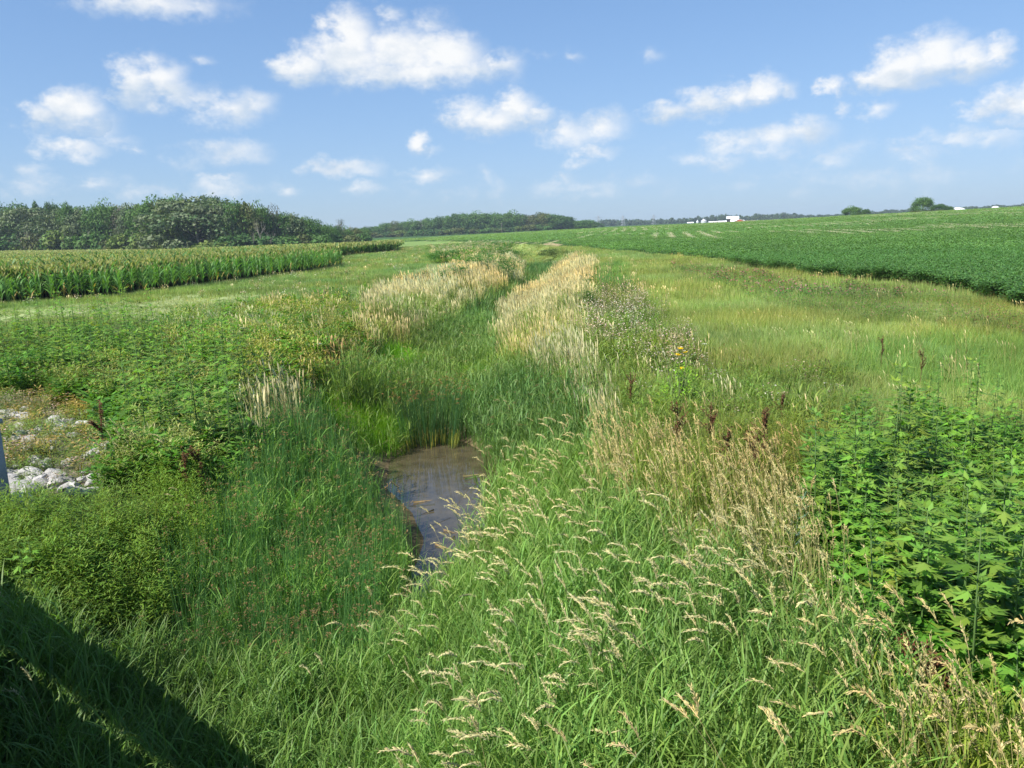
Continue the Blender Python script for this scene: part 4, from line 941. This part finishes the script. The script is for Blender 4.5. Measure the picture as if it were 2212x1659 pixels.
for i, (px, py, s, lb) in enumerate([(1228,775,1,'brown seeded dock in the dry grass left of the thistledown'),(1365,835,1,'brown dock below the thistledown, leftmost on the right slope'),(1466,905,1.05,'dark brown dock directly under the yellow-flowered plant'),
    (1531,905,1.05,'dark dock right of the one under the yellow flowers'),(1566,965,1,'lowest dark brown dock on the right slope'),(1646,935,1.15,'tall narrow dark dock in the middle of the right slope'),(1630,985,1,'broad dark dock at the foot of the tall narrow dock'),
    (1686,880,.8,'small dock at the upper right of the right slope'),(1468,960,.8,'thin dock among tan stems below the yellow-flowered plant'),(432,1010,1,'dark red-brown dock on the left slope beside curled tan grass'),(402,1020,.9,'rusty dock left of the curled tan grass on the left slope'),
    (2092,1390,1.1,'leaning dark red dock in front of the ragweed at the right'),(2140,1420,1.1,'rusty dock beside the leaning one at the lower right'),(2016,1230,.8,'thin red dock inside the ragweed thicket'),(1560,850,.6,'short faded dock in the olive grass'),
    (1905,755,.8,'orange-brown dock at the top of the right-hand ragweed'),(1990,785,.8,'pale rusty dock in the lush grass above the right-hand ragweed'),(212,900,1.2,'tall red-stemmed dock beside the white stones')]):
    v = DOCKR if 'rust' in lb or 'orange' in lb else random.choice(DOCK); p = at(px, py, .68*s); r = empty('dock_plant', p, U(0, 6.3)); s *= 1.0; s *= 1.05 if py < 1100 else .85; r.scale = (s*1.15, s*1.15, s); tag(r, lb, 'weed'); link('stem', v[0], r); link('seed_heads', v[1], r)
    if 'leaning' in lb: r.rotation_euler.y = -.5; r.rotation_euler.z = 0

def bush_leafy(name, p, w, h, c, lb, L=.10, n=900, narrow=.4, cat='shrub'):
    st, lv = T(), T(); rs = random
    for k in range(9):
        a = U(0, 6.3); q = U(.2, 1)*w*.4; tube(st, [(0, 0, 0), (cos(a)*q*.6, sin(a)*q*.6, h*.5), (cos(a)*q, sin(a)*q, h*U(.7, .95))], [.014, .010, .004], (.15, .18, .08), 4)
    cl = [(U(-1, 1)*w*.42, U(-1, 1)*w*.42, h*U(.3, .9)) for _ in range(26)]
    for k in range(n):
        c0 = rs.choice(cl); tp = 1-.5*(math.hypot(c0[0], c0[1])/(w*.6))**2
        x, y, z = c0[0]+rs.gauss(0, w*.09), c0[1]+rs.gauss(0, w*.09), c0[2]*tp+rs.gauss(0, h*.07)
        tri(lv, (x, y, max(z, .05)), U(0, 6.3), U(-.5, .7), L*U(.7, 1.3), L*narrow*U(.8, 1.2), jit(c, .28))
    r = empty(name, p, 0); tag(r, lb, cat); link('stems', st.mesh('shrub_stems', M_bark), r); link('leaves', lv.mesh('shrub_leaves', M_leaf), r); return r
for px, py, w, h, c, lb in [(872,592,1.5,1.2,(.055,.15,.03),'dark green leafy shrub at the top edge of the left tan grass'),(742,617,1.6,1.4,(.085,.20,.035),'feathery green shrub on the left bank left of the tan grass'),
    (786,610,.9,1.3,(.17,.32,.03),'small bright lime-green shrub beside the feathery shrub'),(1310,574,2.2,1.9,(.065,.18,.03),'leafy green shrub standing right of the right-hand tan grass'),(1042,540,5.0,2.2,(.07,.19,.03),'wide green thicket at the far end of the left tan grass'),
    (962,538,4.4,1.6,(.07,.18,.03),'low green thicket left of the wide far thicket'),(1080,521,6.5,2.4,(.07,.16,.03),'tall rounded shrub behind the far thickets'),(978,572,2.4,1.6,(.075,.19,.03),'green shrub breaking through the left tan grass'),
    (1196,534,4.5,1.6,(.085,.13,.04),'olive scrub where the two tan stands meet far up the ditch'),(1262,625,1.1,1.2,(.075,.18,.035),'small green shrub inside the right-hand tan grass near the thistledown'),(912,585,1.2,1.1,(.08,.17,.03),'low shrub right of the dark one above the left tan grass')]:
    p = at(px, py, h*.93); far = math.hypot(p[0], p[1]); bush_leafy('shrub', p, w, h, c, lb, L=.10 if far < 45 else .2, n=1500 if w < 3 else 3200)
def flowers():
    p = at(1467, 752, 1.4); r = bush_leafy('flowering_plant', p, .85, 1.25, (.24, .42, .04), 'bright lime-green leafy plant with yellow flowers on the right bank', L=.09, n=900, narrow=.3, cat='flowering plant'); 
    stt = T()
    for (x, z) in ((.02, 1.38), (.10, 1.31), (.05, 1.02), (-.02, 1.27)):
        tube(stt, [(x*.4, 0, .7), (x, 0, z)], [.005, .003], (.15, .24, .06), 3)
        fl = T()
        for k in range(10): tri(fl, (x, 0, z), k*.63, U(.1, .7), .075, .034, jit((.85, .55, .01), .1))
        link('flower', fl.mesh('petals', M_petal), r)
    link('flower_stalks', stt.mesh('flower_stalks', M_leaf), r)
    p = at(1700, 1265, .3); st, lv = T(), T(); tube(st, [(0, 0, 0), (.05, 0, .6), (.12, 0, 1.15)], [.006, .005, .002], (.20, .26, .14), 4)
    for k in range(20): u = .3+.7*k/19; leafcard(lv, (.05*u+.07*u*u, 0, 1.15*u), U(-.5, .5)+pi*(k % 2), U(0, .6), .13, .03, jit((.17, .27, .17), .15))
    r = empty('willow_sprig', p, .3); tag(r, 'blue-green willow sprig standing in the tan grass left of the ragweed', 'shrub'); link('stem', st.mesh('sprig_stem', M_leaf), r); link('leaves', lv.mesh('sprig_leaves', M_leaf), r)
    um = T(); stt = T(); tube(stt, [(0, 0, 0), (.02, 0, .8)], [.004, .003], (.14, .22, .07), 3)
    for k in range(8): a = k*.785; tube(stt, [(.02, 0, .78), (.02+.05*cos(a), .05*sin(a), .84)], [.002, .001], (.2, .28, .12), 3)
    for k in range(60): a, q = U(0, 6.3), U(0, .07)**1.0; tri(um, (.02+cos(a)*q, sin(a)*q, .85+U(-.006, .006)), U(0, 6.3), U(-.1, .1), .016, .014, (.78, .78, .72))
    ms, mu = stt.mesh('umbel_stem', M_leaf), um.mesh('umbel', M_petal)
    for px, py, lb in [(524,708,'white wild carrot flower by the mown strip'),(600,734,'white wild carrot flower topping the left bank weeds, left of two'),(692,742,'wild carrot flower alone above the reddish tan grass'),(497,765,'white wild carrot flower lowest on the left bank'),(417,780,'white wild carrot flower among the left ragweed'),
        (1523,742,'flat white wild carrot flower in the meadow right of the thistledown'),(1392,656,'wild carrot flower at the edge of the right lush grass'),(660,609,'white wild carrot flower near the corn corner'),(1290,598,'wild carrot flower left of the leafy shrub'),(508,768,'wild carrot flower just right of the lowest one on the left bank')]:
        p = at(px, py, .85); r = empty('wild_carrot', p, U(0, 6)); tag(r, lb, 'flower'); link('stem', ms, r); link('umbel', mu, r)
flowers()

def clump():
    bs = [at(865+i*4.2, 978+7*sin(i*.55)+U(-2, 2), -0) for i in range(30)]; c = np.mean(bs, 0); c[2] = -1.52
    st, um = T(), T(); lb_ = st
    for k in range(420):
        b = random.choice(bs)-c; b[1] += abs(random.gauss(0, .4)); b[0] += U(-.05, .05); b[2] = 0; h = U(1.2, 1.75)
        s = b[0]/.8; az = 0 if s > 0 else pi; col = jit((.045, .125, .045), .25)
        if U(0, 1) < .75: ribbon(lb_, (b[0], b[1], 0), az, U(.2, .42), .011, U(0, .1)+abs(s)*.12, .05, 1, jit((.45, .42, .08), .3), prof='stem', twist=U(-1, 1))
        p, th = ribbon(st, b, az+U(-.9, .9), h, .011, U(0, .08)+abs(s)*.14, U(0, .3), 4, col*np.array([1.35,1.1,1]), col, twist=U(-1, 1), prof='x')
        if U(0, 1) < .28:
            q = p-np.array([0, 0, U(.03, .1)])
            for j in range(10):
                a = U(0, 6.3); d = np.array([cos(a), sin(a), U(-.2, .9)])*U(.02, .05); w = np.array([-sin(a), cos(a), 0])*.009; um.add([q+d*.5, q+d+w, q+d-w], [(0, 1, 2)], jit((.26, .12, .045), .25))
    r = empty('bulrush_clump', c, 0); tag(r, 'dense dark bulrush clump with yellow bases standing at the far end of the pool', 'bulrush clump')
    link('stems', st.mesh('bulrush_stems', M_leaf), r); link('seed_clusters', um.mesh('bulrush_seeds', M_dry), r)
clump()
def floating():
    t = T()
    for k in range(90):
        i = random.randrange(2, 0x6+1); x, y = U(-3.2, .2), U(10, 19); z = gz(x, y)
        if z > -1.47 or (z < -1.62 and U(0, 1) < .75): continue
        a = U(0, 6.3); L = U(.12, .6); w = U(.002, .005); d = np.array([cos(a), sin(a), 0]); s1 = np.array([-sin(a), cos(a), 0]); p = np.array([x, y, -1.494])
        t.add([p-s1*w, p+s1*w, p+d*L+s1*w, p+d*L-s1*w+np.array([0, 0, U(0, .04)])], [(0, 1, 2), (0, 2, 3)], jit(random.choice(((.30, .24, .13), (.16, .13, .07), (.14, .2, .06))), .3))
    tag(link('floating_straw', t.mesh('floating_straw', M_dry)), 'bits of straw and stems lying on the muddy pool', 'straw', kind='stuff')
floating()
def stones():
    ms = []
    for k in range(6):
        bm = bpy.data.meshes.new('stone'); import bmesh
        b = bmesh.new(); bmesh.ops.create_icosphere(b, subdivisions=2, radius=.5); rs = np.random.default_rng(k)
        pl = rs.normal(size=(9, 3)); pl /= np.linalg.norm(pl, axis=1)[:, None]; dd = rs.uniform(.28, .46, 9)
        for v in b.verts:
            p = np.array(v.co)
            for n_, d_ in zip(pl, dd):
                e = p@n_-d_
                if e > 0: p = p-n_*e
            v.co = p*np.array([1.15, 1, .75])
        b.to_mesh(bm); b.free(); a = bm.attributes.new('col', 'FLOAT_COLOR', 'POINT'); c = rs.uniform(.30, .48); a.data.foreach_set('color', np.tile([c, c*.97, c*.92, 1], len(bm.vertices)).astype(np.float32)); bm.materials.append(M_stone); ms.append(bm)
    rs = random.Random(4); spots = []
    for (x0, x1, y0, y1, n, s0, s1) in [(5,130,1020,1052,46,.10,.24),(0,60,872,905,16,.10,.24),(30,140,905,960,26,.08,.22),(130,195,885,925,14,.08,.2),(200,245,960,985,9,.08,.24),(0,110,960,1015,16,.07,.16),(140,210,1035,1065,14,.08,.2),(0,260,870,1060,36,.06,.16)]:
        for _ in range(n): spots.append((rs.uniform(x0, x1), rs.uniform(y0, y1), rs.uniform(s0, s1)))
    for (px, py, s) in spots:
        s *= 1.12; p = at(px, py, .05); o = link('stone', rs.choice(ms), None, (p[0], p[1], p[2]+s*.22)); s *= 1.35; o.scale = (s, s, s*.9); o.rotation_euler = (rs.uniform(-.4, .4), rs.uniform(-.4, .4), rs.uniform(0, 6)); tag(o, 'pale grey limestone rock lying in the stony patch at the left edge', 'rock', 'riprap stones at the left edge')
    for (px, py, s, lb) in [(22,1063,.5,'big shaded boulder nearest the concrete post'),(40,1085,.42,'shaded boulder below the one by the concrete post'),(52,1060,.36,'shaded boulder right of the concrete post, farthest from it'),(228,965,.34,'large flat white stone at the right end of the stony patch')]:
        p = at(px, py, .1); o = link('boulder', ms[2], None, (p[0], p[1], p[2]+s*.2)); o.scale = (s*1.3, s*1.1, s); o.rotation_euler.z = px; tag(o, lb, 'rock')
stones()

# ------------------------------------------------------------ air
HAZE = .00017
def haze():
    v, q = boxes([(0, 0, 17.0, 5600, 5600, 42.0)]); m = bpy.data.materials.new('haze_air'); m.use_nodes = True; t = m.node_tree; t.nodes.clear()
    pv = N(t, 'ShaderNodeVolumePrincipled', inp={'Color': (.70, .84, 1.0, 1), 'Density': HAZE, 'Anisotropy': .1}); o = N(t, 'ShaderNodeOutputMaterial'); t.links.new(pv.outputs[0], o.inputs['Volume'])
    ob = link('haze', mesh_np('haze', v, q, None, m)); tag(ob, kind='stuff')

haze()
